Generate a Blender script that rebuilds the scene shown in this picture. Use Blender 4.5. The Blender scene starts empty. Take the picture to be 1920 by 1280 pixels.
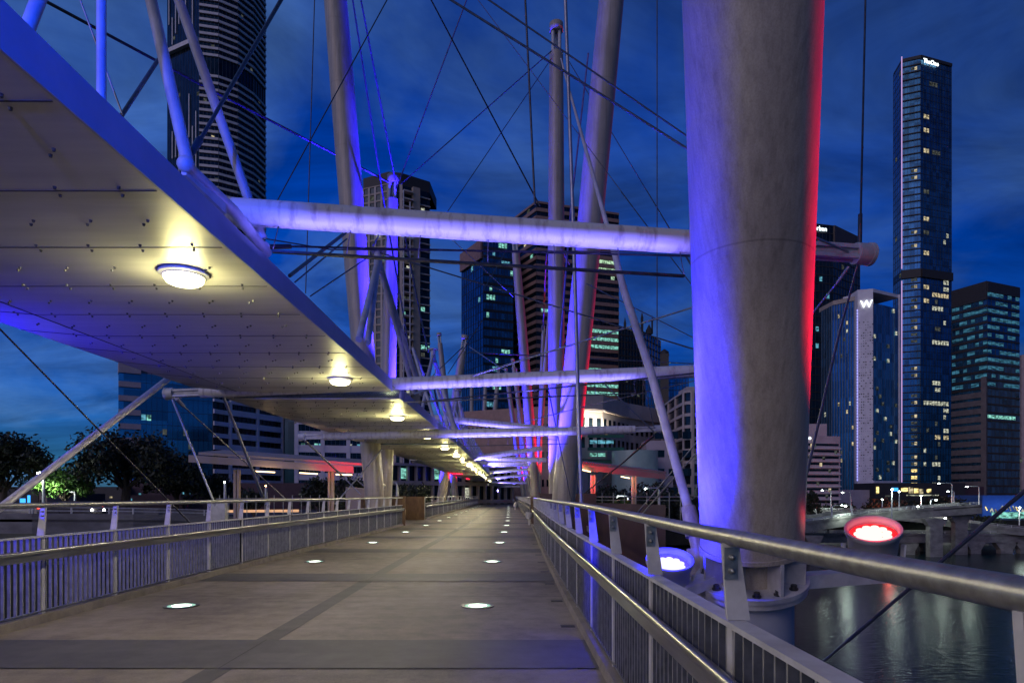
import bpy, math, random
from mathutils import Vector, Matrix
random.seed(7)
S = bpy.context.scene
COL = S.collection
F = 1220.0            # focal length in photo pixels (photo is 1920 wide)
CX, CY, EYE = 955.0, 928.0, 1.6
R = math.radians

# ------------------------------------------------------------ camera
cam_d = bpy.data.cameras.new('camera')
cam_d.sensor_width = 36.0
cam_d.lens = 36.0 * F / 1920.0
cam_d.shift_x = 5.0 / 1920.0
cam_d.shift_y = (CY - 640.0) / 1920.0
cam_d.clip_start = 0.05
cam_d.clip_end = 6000
cam = bpy.data.objects.new('camera', cam_d)
cam.location = (0, 0, EYE)
cam.rotation_euler = (R(90), 0, 0)
COL.objects.link(cam)
S.camera = cam

# ------------------------------------------------------------ world
W = bpy.data.worlds.new('World')
S.world = W
W.use_nodes = True
nt = W.node_tree
nt.nodes.clear()
def wn(t, **k):
    n = nt.nodes.new(t)
    for a, b in k.items():
        setattr(n, a, b)
    return n
sky = wn('ShaderNodeTexSky', sky_type='NISHITA')
sky.sun_disc = False
sky.sun_elevation = R(2.0)
sky.sun_rotation = R(215)
sky.ozone_density = 6.0
sky.dust_density = 0.3
sky.air_density = 1.0
tint = wn('ShaderNodeMix', data_type='RGBA', blend_type='MULTIPLY')
tint.inputs[0].default_value = 1.0
nt.links.new(sky.outputs[0], tint.inputs[6])
tint.inputs[7].default_value = (0.0, 1.0, 2.05, 1)
tc = wn('ShaderNodeTexCoord')
sep = wn('ShaderNodeSeparateXYZ')
nt.links.new(tc.outputs['Generated'], sep.inputs[0])
zz = wn('ShaderNodeMath', operation='ADD'); zz.inputs[1].default_value = 0.22
nt.links.new(sep.outputs[2], zz.inputs[0])
zm = wn('ShaderNodeMath', operation='MAXIMUM'); zm.inputs[1].default_value = 0.05
nt.links.new(zz.outputs[0], zm.inputs[0])
dx = wn('ShaderNodeMath', operation='DIVIDE'); dy = wn('ShaderNodeMath', operation='DIVIDE')
nt.links.new(sep.outputs[0], dx.inputs[0]); nt.links.new(zm.outputs[0], dx.inputs[1])
nt.links.new(sep.outputs[1], dy.inputs[0]); nt.links.new(zm.outputs[0], dy.inputs[1])
cmb = wn('ShaderNodeCombineXYZ')
nt.links.new(dx.outputs[0], cmb.inputs[0]); nt.links.new(dy.outputs[0], cmb.inputs[1])
cmb.inputs[2].default_value = 1.7
no = wn('ShaderNodeTexNoise'); no.inputs['Scale'].default_value = 1.15
no.inputs['Detail'].default_value = 7; no.inputs['Roughness'].default_value = 0.55
no.inputs['Distortion'].default_value = 0.5
nt.links.new(cmb.outputs[0], no.inputs['Vector'])
rp = wn('ShaderNodeValToRGB')
rp.color_ramp.elements[0].position = 0.42; rp.color_ramp.elements[0].color = (0, 0, 0, 1)
rp.color_ramp.elements[1].position = 0.72; rp.color_ramp.elements[1].color = (1, 1, 1, 1)
nt.links.new(no.outputs[0], rp.inputs[0])
no2 = wn('ShaderNodeTexNoise'); no2.inputs['Scale'].default_value = 2.3; no2.inputs['Detail'].default_value = 8
no2.inputs['Roughness'].default_value = 0.6; no2.inputs['Distortion'].default_value = 0.8
st2 = wn('ShaderNodeMapping'); st2.inputs['Scale'].default_value = (.8, 1.5, 1); st2.inputs['Location'].default_value = (3, 1, 4)
nt.links.new(cmb.outputs[0], st2.inputs[0]); nt.links.new(st2.outputs[0], no2.inputs['Vector'])
dk = wn('ShaderNodeMapRange'); dk.inputs['From Min'].default_value = .32; dk.inputs['From Max'].default_value = .66
dk.inputs['To Min'].default_value = .58; dk.inputs['To Max'].default_value = 1.32
nt.links.new(no2.outputs[0], dk.inputs[0])
cl = wn('ShaderNodeMix', data_type='RGBA')
cl.inputs[7].default_value = (0.50, 1.12, 2.3, 1)
cf = wn('ShaderNodeMath', operation='MULTIPLY'); cf.inputs[1].default_value = 0.8
nt.links.new(rp.outputs[0], cf.inputs[0]); nt.links.new(cf.outputs[0], cl.inputs[0])

hz = wn('ShaderNodeMapRange'); hz.inputs['From Min'].default_value = 0.0; hz.inputs['From Max'].default_value = 0.30
hz.inputs['To Min'].default_value = 0.30; hz.inputs['To Max'].default_value = 0.0
nt.links.new(sep.outputs[2], hz.inputs[0])
hm = wn('ShaderNodeMix', data_type='RGBA')
hm.inputs[7].default_value = (0.35, 0.85, 1.9, 1)
nt.links.new(hz.outputs[0], hm.inputs[0]); nt.links.new(tint.outputs[2], hm.inputs[6])
bg = wn('ShaderNodeBackground'); bg.inputs[1].default_value = 0.125
nt.links.new(hm.outputs[2], cl.inputs[6])
fin_ = wn('ShaderNodeVectorMath'); fin_.operation = 'SCALE'
lr_ = wn('ShaderNodeMapRange'); lr_.inputs['From Min'].default_value = -.6; lr_.inputs['From Max'].default_value = .62
lr_.inputs['To Min'].default_value = 1.7; lr_.inputs['To Max'].default_value = .66
nt.links.new(sep.outputs[0], lr_.inputs[0])
mm_ = wn('ShaderNodeMath', operation='MULTIPLY'); nt.links.new(dk.outputs[0], mm_.inputs[0]); nt.links.new(lr_.outputs[0], mm_.inputs[1])
nt.links.new(cl.outputs[2], fin_.inputs[0]); nt.links.new(mm_.outputs[0], fin_.inputs['Scale'])
nt.links.new(fin_.outputs[0], bg.inputs[0])
wo = wn('ShaderNodeOutputWorld')
nt.links.new(bg.outputs[0], wo.inputs[0])

sun_d = bpy.data.lights.new('sun', 'SUN')
sun_d.energy = 0.62; sun_d.angle = R(50); sun_d.color = (1.0, 0.72, 0.62)   # pink afterglow behind the camera
sun = bpy.data.objects.new('sun', sun_d)
sun.rotation_euler = (R(70), 0, R(-40))
COL.objects.link(sun)

S.view_settings.view_transform = 'Standard'
S.view_settings.look = 'None'
S.view_settings.exposure = 0.0
S.view_settings.gamma = 1.0
S.render.engine = 'CYCLES'
S.cycles.use_denoising = True
S.cycles.max_bounces = 5
S.cycles.diffuse_bounces = 2
S.cycles.glossy_bounces = 3
S.cycles.transmission_bounces = 4
S.cycles.sample_clamp_indirect = 4.0
S.cycles.caustics_reflective = False
S.cycles.caustics_refractive = False

# ------------------------------------------------------------ helpers
def at(px, py, D):
    """point that stands at depth D on the sight line of a photo pixel"""
    return Vector(((px - CX) / F * D, D, EYE + (CY - py) / F * D))

class MB:
    def __init__(s):
        s.v = []; s.f = []; s.m = []; s.sm = []
    def add(s, vs, fs, m=0, smooth=False):
        o = len(s.v)
        s.v += [tuple(v) for v in vs]
        for f in fs:
            s.f.append([i + o for i in f]); s.m.append(m); s.sm.append(smooth)
        return s
    def box(s, a, b, m=0):
        x0, y0, z0 = a; x1, y1, z1 = b
        vs = [(x0,y0,z0),(x1,y0,z0),(x1,y1,z0),(x0,y1,z0),(x0,y0,z1),(x1,y0,z1),(x1,y1,z1),(x0,y1,z1)]
        return s.add(vs, [(0,3,2,1),(4,5,6,7),(0,1,5,4),(1,2,6,5),(2,3,7,6),(3,0,4,7)], m)
    def obox(s, o, u, v, w, m=0):
        """box from corner o with edge vectors u v w"""
        o, u, v, w = Vector(o), Vector(u), Vector(v), Vector(w)
        vs = [o, o+u, o+u+v, o+v, o+w, o+u+w, o+u+v+w, o+v+w]
        fs = [(0,3,2,1),(4,5,6,7),(0,1,5,4),(1,2,6,5),(2,3,7,6),(3,0,4,7)]
        if u.cross(v).dot(w) < 0:
            fs = [tuple(reversed(f)) for f in fs]
        return s.add(vs, fs, m)
    def bar(s, a, b, w, h, m=0, up=(0,0,1)):
        """rectangular bar from a to b, w wide, h high, centred"""
        a, b = Vector(a), Vector(b)
        d = (b - a)
        side = d.cross(Vector(up)).normalized() * w
        upv = side.cross(d).normalized() * h
        return s.obox(a - side/2 - upv/2, d, side, upv, m)
    def tube(s, pts, rad, n=12, m=0, cap=True):
        pts = [Vector(p) for p in pts]
        if not isinstance(rad, (list, tuple)):
            rad = [rad] * len(pts)
        rings = []
        prev = None
        for i, p in enumerate(pts):
            if i == 0: t = pts[1] - p
            elif i == len(pts) - 1: t = p - pts[i-1]
            else: t = (pts[i+1] - pts[i-1])
            t.normalize()
            if prev is None:
                ref = Vector((0,0,1)) if abs(t.z) < 0.9 else Vector((1,0,0))
                x = t.cross(ref).normalized()
            else:
                x = (prev - t * prev.dot(t)).normalized()
            prev = x
            y = t.cross(x)
            rings.append([p + (x * math.cos(2*math.pi*k/n) + y * math.sin(2*math.pi*k/n)) * rad[i] for k in range(n)])
        vs = [v for r_ in rings for v in r_]
        fs = []
        for i in range(len(rings) - 1):
            for k in range(n):
                k2 = (k + 1) % n
                fs.append((i*n+k, i*n+k2, (i+1)*n+k2, (i+1)*n+k))
        s.add(vs, fs, m, True)
        if cap:
            s.add(rings[0], [tuple(range(n))[::-1]], m)
            s.add(rings[-1], [tuple(range(n))], m)
        return s
    def prism(s, poly, z0, z1, m=0):
        n = len(poly)
        area = sum(poly[i][0]*poly[(i+1)%n][1] - poly[(i+1)%n][0]*poly[i][1] for i in range(n))
        if area < 0: poly = poly[::-1]
        vs = [(p[0], p[1], z0) for p in poly] + [(p[0], p[1], z1) for p in poly]
        fs = [tuple(range(n))[::-1], tuple(range(n, 2*n))]
        fs += [(i, (i+1) % n, n + (i+1) % n, n + i) for i in range(n)]
        return s.add(vs, fs, m)
    def ball(s, c, r, n=10, m=0, sz=1.0):
        c = Vector(c)
        vs = [c + Vector((0,0,r*sz))]
        rings = n // 2
        for i in range(1, rings):
            a = math.pi * i / rings
            for k in range(n):
                b = 2*math.pi*k/n
                vs.append(c + Vector((r*math.sin(a)*math.cos(b), r*math.sin(a)*math.sin(b), r*sz*math.cos(a))))
        vs.append(c - Vector((0,0,r*sz)))
        fs = [(0, 1+k, 1+(k+1)%n) for k in range(n)]
        for i in range(rings-2):
            for k in range(n):
                a0 = 1+i*n
                fs.append((a0+k, a0+n+k, a0+n+(k+1)%n, a0+(k+1)%n))
        L = len(vs)-1; a0 = 1+(rings-2)*n
        fs += [(L, a0+(k+1)%n, a0+k) for k in range(n)]
        return s.add(vs, fs, m, True)
    def build(s, name, mats, parent=None, loc=None):
        if not isinstance(mats, (list, tuple)): mats = [mats]
        if parent is not None:
            off = wloc(parent)
        elif loc is not None:
            off = Vector(loc)
        else:
            xs = [v[0] for v in s.v]; ys = [v[1] for v in s.v]; zs = [v[2] for v in s.v]
            off = Vector(((min(xs)+max(xs))/2, (min(ys)+max(ys))/2, min(zs)))
        me = bpy.data.meshes.new(name)
        me.from_pydata([(v[0]-off.x, v[1]-off.y, v[2]-off.z) for v in s.v], [], s.f)
        for m in mats: me.materials.append(m)
        me.polygons.foreach_set('material_index', s.m)
        me.polygons.foreach_set('use_smooth', s.sm)
        me.update()
        o = bpy.data.objects.new(name, me)
        COL.objects.link(o)
        if parent is not None: o.parent = parent
        else: o.location = off
        return o

def wloc(o):
    v = Vector(o.location)
    while o.parent:
        o = o.parent; v = v + Vector(o.location)
    return v
def tag(o, label=None, cat=None, group=None, kind=None):
    if label: o['label'] = label
    if cat: o['category'] = cat
    if group: o['group'] = group
    if kind: o['kind'] = kind
    return o
def thing(name, label, cat, loc, group=None):
    o = bpy.data.objects.new(name, None)
    o.empty_display_size = 0.2
    o.location = loc
    COL.objects.link(o)
    return tag(o, label, cat, group)
def dup(root, loc, label=None):
    r = root.copy(); COL.objects.link(r); r.location = loc
    if label: r['label'] = label
    for ch in list(root.children):
        c = ch.copy(); COL.objects.link(c); c.parent = r
        for g in list(ch.children):
            d = g.copy(); COL.objects.link(d); d.parent = c
    return r
ORD = ['nearest','second','third','fourth','fifth','sixth','seventh','eighth','ninth','tenth','eleventh','twelfth',
       'thirteenth','fourteenth','fifteenth','sixteenth','seventeenth','eighteenth','nineteenth','twentieth',
       'twenty-first','twenty-second','twenty-third','twenty-fourth','twenty-fifth','twenty-sixth']

# ------------------------------------------------------------ materials
def newmat(name):
    m = bpy.data.materials.new(name); m.use_nodes = True
    return m, m.node_tree, m.node_tree.nodes['Principled BSDF']
def noise_mat(name, c1, c2, scale=3.0, rough=0.5, metal=0.0, stretch=(1,1,1), detail=6, bump=0.0, bscale=None,
              lo=0.35, hi=0.68, rough2=None, spec=0.5):
    m, t, p = newmat(name)
    tc = t.nodes.new('ShaderNodeTexCoord'); mp = t.nodes.new('ShaderNodeMapping')
    mp.inputs['Scale'].default_value = stretch
    t.links.new(tc.outputs['Object'], mp.inputs[0])
    n = t.nodes.new('ShaderNodeTexNoise'); n.inputs['Scale'].default_value = scale
    n.inputs['Detail'].default_value = detail; n.inputs['Roughness'].default_value = 0.6
    t.links.new(mp.outputs[0], n.inputs['Vector'])
    r = t.nodes.new('ShaderNodeValToRGB')
    r.color_ramp.elements[0].position = lo; r.color_ramp.elements[1].position = hi
    r.color_ramp.elements[0].color = (*c1, 1); r.color_ramp.elements[1].color = (*c2, 1)
    t.links.new(n.outputs[0], r.inputs[0]); t.links.new(r.outputs[0], p.inputs['Base Color'])
    p.inputs['Roughness'].default_value = rough; p.inputs['Metallic'].default_value = metal
    p.inputs['Specular IOR Level'].default_value = spec
    if rough2 is not None:
        rr = t.nodes.new('ShaderNodeMapRange')
        rr.inputs['To Min'].default_value = rough; rr.inputs['To Max'].default_value = rough2
        t.links.new(n.outputs[0], rr.inputs[0]); t.links.new(rr.outputs[0], p.inputs['Roughness'])
    if bump:
        n2 = t.nodes.new('ShaderNodeTexNoise'); n2.inputs['Scale'].default_value = bscale or scale*6
        n2.inputs['Detail'].default_value = 4
        t.links.new(mp.outputs[0], n2.inputs['Vector'])
        b = t.nodes.new('ShaderNodeBump'); b.inputs['Strength'].default_value = bump
        b.inputs['Distance'].default_value = 0.02
        t.links.new(n2.outputs[0], b.inputs['Height']); t.links.new(b.outputs[0], p.inputs['Normal'])
    return m
def emit_mat(name, col, strength, vary=None, vscale=1.0):
    m = bpy.data.materials.new(name); m.use_nodes = True
    t = m.node_tree; t.nodes.clear()
    e = t.nodes.new('ShaderNodeEmission'); o = t.nodes.new('ShaderNodeOutputMaterial')
    e.inputs[0].default_value = (*col, 1); e.inputs[1].default_value = strength
    t.links.new(e.outputs[0], o.inputs[0])
    if vary:
        g = t.nodes.new('ShaderNodeNewGeometry')
        mp = t.nodes.new('ShaderNodeMapping'); mp.inputs['Scale'].default_value = vary
        t.links.new(g.outputs['Position'], mp.inputs[0])
        n = t.nodes.new('ShaderNodeTexNoise'); n.inputs['Scale'].default_value = vscale
        n.inputs['Detail'].default_value = 3
        t.links.new(mp.outputs[0], n.inputs['Vector'])
        r = t.nodes.new('ShaderNodeMapRange')
        r.inputs['From Min'].default_value = 0.36; r.inputs['From Max'].default_value = 0.62
        r.inputs['To Min'].default_value = 0.12 * strength; r.inputs['To Max'].default_value = 1.6 * strength
        t.links.new(n.outputs[0], r.inputs[0]); t.links.new(r.outputs[0], e.inputs[1])
    return m
def plain(name, c, rough=0.5, metal=0.0, spec=0.5):
    k = 0.8
    return noise_mat(name, (c[0]*k, c[1]*k, c[2]*k), (min(1,c[0]*1.12), min(1,c[1]*1.12), min(1,c[2]*1.12)), 1.3, rough, metal, spec=spec)
def glass_mat(name, col, metal=0.7, rough=0.12, cell=(0.3, 0.3, 0.28)):
    """tinted curtain-wall glass, each pane a slightly different tone and tilt"""
    m, t, p = newmat(name)
    tc = t.nodes.new('ShaderNodeTexCoord'); mp = t.nodes.new('ShaderNodeMapping')
    mp.inputs['Scale'].default_value = cell
    t.links.new(tc.outputs['Object'], mp.inputs[0])
    sn = t.nodes.new('ShaderNodeVectorMath'); sn.operation = 'FLOOR'
    t.links.new(mp.outputs[0], sn.inputs[0])
    wnz = t.nodes.new('ShaderNodeTexWhiteNoise'); wnz.noise_dimensions = '3D'
    t.links.new(sn.outputs[0], wnz.inputs['Vector'])
    r = t.nodes.new('ShaderNodeValToRGB')
    r.color_ramp.elements[0].color = (col[0]*0.55, col[1]*0.55, col[2]*0.55, 1)
    r.color_ramp.elements[1].color = (col[0]*1.25, col[1]*1.25, col[2]*1.25, 1)
    t.links.new(wnz.outputs[0], r.inputs[0]); t.links.new(r.outputs[0], p.inputs['Base Color'])
    p.inputs['Metallic'].default_value = metal; p.inputs['Roughness'].default_value = rough
    return m

M = {}
# painted steel of the masts: off-white, streaked with grime
def mast_mat():
    m, t, p = newmat('mast_paint')
    tc = t.nodes.new('ShaderNodeTexCoord')
    def nz(scale, st, det=6):
        mp = t.nodes.new('ShaderNodeMapping'); mp.inputs['Scale'].default_value = st
        t.links.new(tc.outputs['Object'], mp.inputs[0])
        n = t.nodes.new('ShaderNodeTexNoise'); n.inputs['Scale'].default_value = scale; n.inputs['Detail'].default_value = det
        n.inputs['Roughness'].default_value = 0.65
        t.links.new(mp.outputs[0], n.inputs['Vector']); return n
    a = nz(5, (3, 3, 0.05)); b = nz(75, (1, 1, 0.8), 8); c = nz(0.8, (1, 1, 0.45))
    def mul(x, y):
        mm = t.nodes.new('ShaderNodeMath'); mm.operation = 'MULTIPLY'
        t.links.new(x, mm.inputs[0]); t.links.new(y, mm.inputs[1]); return mm.outputs[0]
    def rg(n, a0, a1, b0, b1):
        r = t.nodes.new('ShaderNodeMapRange')
        r.inputs['From Min'].default_value = a0; r.inputs['From Max'].default_value = a1
        r.inputs['To Min'].default_value = b0; r.inputs['To Max'].default_value = b1
        t.links.new(n.outputs[0], r.inputs[0]); return r.outputs[0]
    v = mul(mul(rg(a, 0.3, 0.6, 0.80, 1.0), rg(b, 0.36, 0.56, 0.84, 1.0)), rg(c, 0.35, 0.58, 0.74, 1.0))
    r = t.nodes.new('ShaderNodeValToRGB')
    r.color_ramp.elements[0].position = 0.25; r.color_ramp.elements[1].position = 1.0
    r.color_ramp.elements[0].color = (0.11, 0.088, 0.062, 1); r.color_ramp.elements[1].color = (0.47, 0.41, 0.34, 1)
    t.links.new(v, r.inputs[0])
    sp = t.nodes.new('ShaderNodeSeparateXYZ'); t.links.new(tc.outputs['Object'], sp.inputs[0])
    md = t.nodes.new('ShaderNodeMath'); md.operation = 'PINGPONG'; md.inputs[1].default_value = 1.6
    t.links.new(sp.outputs[2], md.inputs[0])
    sm_ = t.nodes.new('ShaderNodeMapRange'); sm_.inputs['From Min'].default_value = 0; sm_.inputs['From Max'].default_value = .012
    sm_.inputs['To Min'].default_value = .62; sm_.inputs['To Max'].default_value = 1
    t.links.new(md.outputs[0], sm_.inputs[0])
    dr_ = nz(5, (4, 4, .02), 3)
    mx = t.nodes.new('ShaderNodeVectorMath'); mx.operation = 'SCALE'
    t.links.new(r.outputs[0], mx.inputs[0]); t.links.new(mul(sm_.outputs[0], rg(dr_, .50, .72, 1.0, .78)), mx.inputs['Scale'])
    t.links.new(mx.outputs[0], p.inputs['Base Color'])
    p.inputs['Roughness'].default_value = 0.34
    bp = t.nodes.new('ShaderNodeBump'); bp.inputs['Strength'].default_value = 0.25; bp.inputs['Distance'].default_value = 0.01
    t.links.new(b.outputs[0], bp.inputs['Height']); t.links.new(bp.outputs[0], p.inputs['Normal'])
    return m
M['mast'] = mast_mat()
M['boom'] = noise_mat('boom_paint', (0.30, 0.25, 0.23), (0.66, 0.63, 0.60), 4, 0.4, stretch=(2.2, 1, 0.5), bump=0.15, bscale=30, lo=0.28, hi=0.5)
M['white_steel'] = noise_mat('white_steel', (0.42, 0.41, 0.42), (0.62, 0.61, 0.61), 5, 0.4)
M['strut'] = noise_mat('strut_paint', (0.38, 0.36, 0.40), (0.55, 0.53, 0.56), 4, 0.4)
M['galv'] = noise_mat('galvanised_steel', (0.25, 0.25, 0.23), (0.42, 0.42, 0.39), 18, 0.32, 0.85, rough2=0.5)
M['stainless'] = noise_mat('stainless_steel', (0.30, 0.29, 0.27), (0.52, 0.51, 0.47), 12, 0.24, 1.0, stretch=(1, .1, 1), rough2=0.4)
M['fin'] = noise_mat('slat_steel', (0.10, 0.105, 0.12), (0.19, 0.195, 0.22), 9, 0.42, 0.35)
M['fin_edge_lit'] = noise_mat('slat_edge_lamplit', (0.34, 0.34, 0.33), (0.5, 0.5, 0.48), 9, 0.35, 0.6)  # same slats, edges coloured paler to imitate lamplight from the path
M['cable'] = noise_mat('cable_steel', (0.05, 0.05, 0.06), (0.10, 0.10, 0.12), 9, 0.4, 0.6)
M['cable_pale'] = noise_mat('pale_cable_steel', (0.30, 0.30, 0.34), (0.42, 0.42, 0.46), 9, 0.4, 0.6)
M['dark'] = plain('dark_metal', (0.03, 0.03, 0.035), 0.5)
M['rust'] = noise_mat('weathering_steel', (0.10, 0.055, 0.03), (0.20, 0.12, 0.06), 3, 0.75, stretch=(1, 1, .4))
M['maroon'] = noise_mat('maroon_panel', (0.045, 0.022, 0.03), (0.07, 0.035, 0.045), 1.5, 0.7)
M['soffit'] = noise_mat('aluminium_soffit', (0.58, 0.57, 0.56), (0.70, 0.69, 0.67), 2.2, 0.36, 0.2, stretch=(.25, 2.5, 1), rough2=0.5)
M['fascia'] = noise_mat('fascia_paint', (0.36, 0.37, 0.45), (0.44, 0.45, 0.52), 2, 0.5)
M['seam'] = plain('seam_shadow_gap', (0.03, 0.03, 0.03), 0.8)
M['stud'] = noise_mat('stud_steel', (0.06, 0.06, 0.06), (0.16, 0.16, 0.15), 20, 0.35, 0.8)
M['lamp'] = emit_mat('lamp_diffuser', (1.0, 0.92, 0.50), 11)
M['paver_light'] = emit_mat('ground_light_lens', (0.45, 0.80, 0.66), .9)
M['paver_core'] = emit_mat('ground_light_core', (0.92, 1.0, 0.86), 6)
M['blue_lens'] = emit_mat('blue_flood_lens', (0.10, 0.07, 1.0), 1.5)
M['red_lens'] = emit_mat('red_flood_lens', (1.0, 0.02, 0.03), 1.3)
M['housing'] = plain('flood_housing', (0.55, 0.54, 0.55), 0.45)
M['core_red'] = emit_mat('red_lamp_core', (1.0, 0.50, 0.44), 2.2)
M['core_blue'] = emit_mat('blue_lamp_core', (0.55, 0.52, 1.0), 2.2)
def clear_glass():
    m, t, p = newmat('clear_glass')
    p.inputs['Base Color'].default_value = (0.75, 0.85, 0.95, 1)
    p.inputs['Roughness'].default_value = 0.08
    p.inputs['Transmission Weight'].default_value = 0.9
    p.inputs['IOR'].default_value = 1.1
    n = t.nodes.new('ShaderNodeTexNoise'); n.inputs['Scale'].default_value = 2
    r = t.nodes.new('ShaderNodeMapRange'); r.inputs['To Min'].default_value = .02; r.inputs['To Max'].default_value = .3
    t.links.new(n.outputs[0], r.inputs[0]); t.links.new(r.outputs[0], p.inputs['Roughness'])
    return m
M['clear'] = clear_glass()
M['end_glass'] = noise_mat('end_pane_glass', (.20, .28, .42), (.55, .65, .85), .9, .10, .9, stretch=(.5, 1, 4))

# concrete of the deck: mottled, faint diagonal stains, fine grain
def concrete(name, ca, cb, grain=0.25):
    m, t, p = newmat(name)
    tc = t.nodes.new('ShaderNodeTexCoord')
    ns = []
    for sc, st, det in ((0.55, (1, .6, 1), 5), (4.0, (1, 1, 1), 8), (90, (1, 1, 1), 3), (1.4, (.35, 2.2, 1), 5)):
        mp = t.nodes.new('ShaderNodeMapping'); mp.inputs['Scale'].default_value = st
        t.links.new(tc.outputs['Object'], mp.inputs[0])
        n = t.nodes.new('ShaderNodeTexNoise'); n.inputs['Scale'].default_value = sc; n.inputs['Detail'].default_value = det
        n.inputs['Roughness'].default_value = .65
        t.links.new(mp.outputs[0], n.inputs['Vector']); ns.append(n)
    def ma(op, x, y):
        mm = t.nodes.new('ShaderNodeMath'); mm.operation = op
        for i, q in enumerate((x, y)):
            if isinstance(q, (int, float)): mm.inputs[i].default_value = q
            else: t.links.new(q, mm.inputs[i])
        return mm.outputs[0]
    v = ma('ADD', ma('MULTIPLY', ns[0].outputs[0], .45), ma('MULTIPLY', ns[1].outputs[0], .3))
    v = ma('ADD', v, ma('MULTIPLY', ns[2].outputs[0], grain))
    v = ma('ADD', v, ma('MULTIPLY', ns[3].outputs[0], .22))
    r = t.nodes.new('ShaderNodeValToRGB')
    r.color_ramp.elements[0].position = .50; r.color_ramp.elements[1].position = .70
    r.color_ramp.elements[0].color = (*ca, 1); r.color_ramp.elements[1].color = (*cb, 1)
    t.links.new(v, r.inputs[0]); t.links.new(r.outputs[0], p.inputs['Base Color'])
    p.inputs['Roughness'].default_value = .62
    b = t.nodes.new('ShaderNodeBump'); b.inputs['Strength'].default_value = .35; b.inputs['Distance'].default_value = .006
    t.links.new(ns[2].outputs[0], b.inputs['Height']); t.links.new(b.outputs[0], p.inputs['Normal'])
    return m
M['concrete'] = concrete('deck_concrete', (0.10, 0.082, 0.067), (0.275, 0.235, 0.19))
M['band'] = concrete('dark_band_concrete', (0.060, 0.058, 0.060), (0.115, 0.11, 0.11), .15)
M['strip'] = concrete('strip_concrete', (0.060, 0.056, 0.054), (0.12, 0.11, 0.10), .15)
M['kerb'] = concrete('kerb_concrete', (0.13, 0.11, 0.085), (0.30, 0.26, 0.20))
M['road_concrete'] = noise_mat('road_concrete', (0.15, 0.14, 0.135), (0.27, 0.255, 0.245), .6, .7, stretch=(1, 1, 2))
M['asphalt'] = noise_mat('asphalt', (0.04, 0.04, 0.042), (0.065, 0.062, 0.06), 3, .75)
M['ground'] = noise_mat('ground_earth', (0.02, 0.022, 0.015), (0.05, 0.048, 0.035), .2, .9)
# buildings
M['glass_blue'] = glass_mat('blue_tower_glass', (0.08, 0.28, 0.50), .8, .14, (.45, .45, .3))
M['glass_navy'] = glass_mat('navy_tower_glass', (0.045, 0.17, 0.31), .8, .16, (.5, .5, .3))
M['glass_dark'] = glass_mat('dark_tower_glass', (0.02, 0.035, 0.05), .6, .15, (.4, .4, .3))
M['glass_teal'] = glass_mat('teal_glass', (0.08, 0.42, 0.70), .8, .12, (.15, .15, .5))
M['cream'] = noise_mat('cream_render', (0.42, 0.35, 0.33), (0.55, 0.46, 0.43), .3, .8)
M['pinkish'] = noise_mat('pink_grey_panel', (0.42, 0.34, 0.37), (0.54, 0.45, 0.48), .4, .7)
M['brown'] = noise_mat('brown_granite', (0.26, 0.15, 0.12), (0.38, 0.22, 0.18), .8, .5)
M['tan'] = noise_mat('tan_render', (0.34, 0.27, 0.22), (0.45, 0.36, 0.30), .5, .7)
M['balc'] = noise_mat('pale_balcony', (0.58, 0.51, 0.52), (0.72, 0.65, 0.66), .5, .6)
M['white_clad'] = noise_mat('white_cladding', (0.66, 0.59, 0.63), (0.80, 0.73, 0.76), .4, .5)
M['charcoal'] = plain('charcoal_panel', (0.035, 0.03, 0.03), .6)
M['mullion'] = plain('mullion_metal', (0.07, 0.08, 0.10), .4, .5)
M['mullion_pale'] = plain('pale_mullion', (0.11, 0.14, 0.18), .4, .5)
V = (.9, .9, 1.6)
M['w_warm'] = emit_mat('warm_window', (1.0, 0.83, 0.50), 0.50, V)
M['w_white'] = emit_mat('white_window', (0.90, 0.92, 0.72), 0.48, V)
M['w_teal'] = emit_mat('teal_window', (0.35, 0.95, 0.80), 0.55, V)
M['w_green'] = emit_mat('green_white_window', (0.62, 0.95, 0.62), 0.6, V)
M['w_cyan'] = emit_mat('cyan_window', (0.22, 0.72, 0.95), 0.42, V)
M['w_floor'] = emit_mat('open_office_window', (0.14, 0.55, 0.85), 0.20, (.35, .35, 2.2))
M['w_dim'] = emit_mat('dim_window', (0.50, 0.55, 0.50), 0.10, V)
M['w_hot'] = emit_mat('amber_window', (1.0, 0.75, 0.28), 1.3, V)
M['sign'] = emit_mat('sign_glow', (0.85, 0.95, 1.0), 2.2)
M['neon'] = emit_mat('neon_line', (0.80, 0.50, 1.0), .8)
M['neon_blue'] = emit_mat('blue_led_line', (0.35, 0.35, 1.0), 1.6)
M['street_glow'] = emit_mat('street_lamp_glow', (0.85, 1.0, 0.88), 40)
M['amber_glow'] = emit_mat('amber_lamp_glow', (1.0, 0.55, 0.18), 25)
M['red_glow'] = emit_mat('red_signal_glow', (1.0, 0.05, 0.03), 14)
M['blue_glow'] = emit_mat('blue_sign_glow', (0.05, 0.35, 1.0), 2)
M['green_glow'] = emit_mat('green_sign_glow', (0.2, 0.9, 0.6), 2)
M['head_glow'] = emit_mat('headlight_glow', (1, 1, .95), 30)
M['tube_glow'] = emit_mat('fluorescent_tube', (1.0, 0.66, 0.32), 5)
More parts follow.
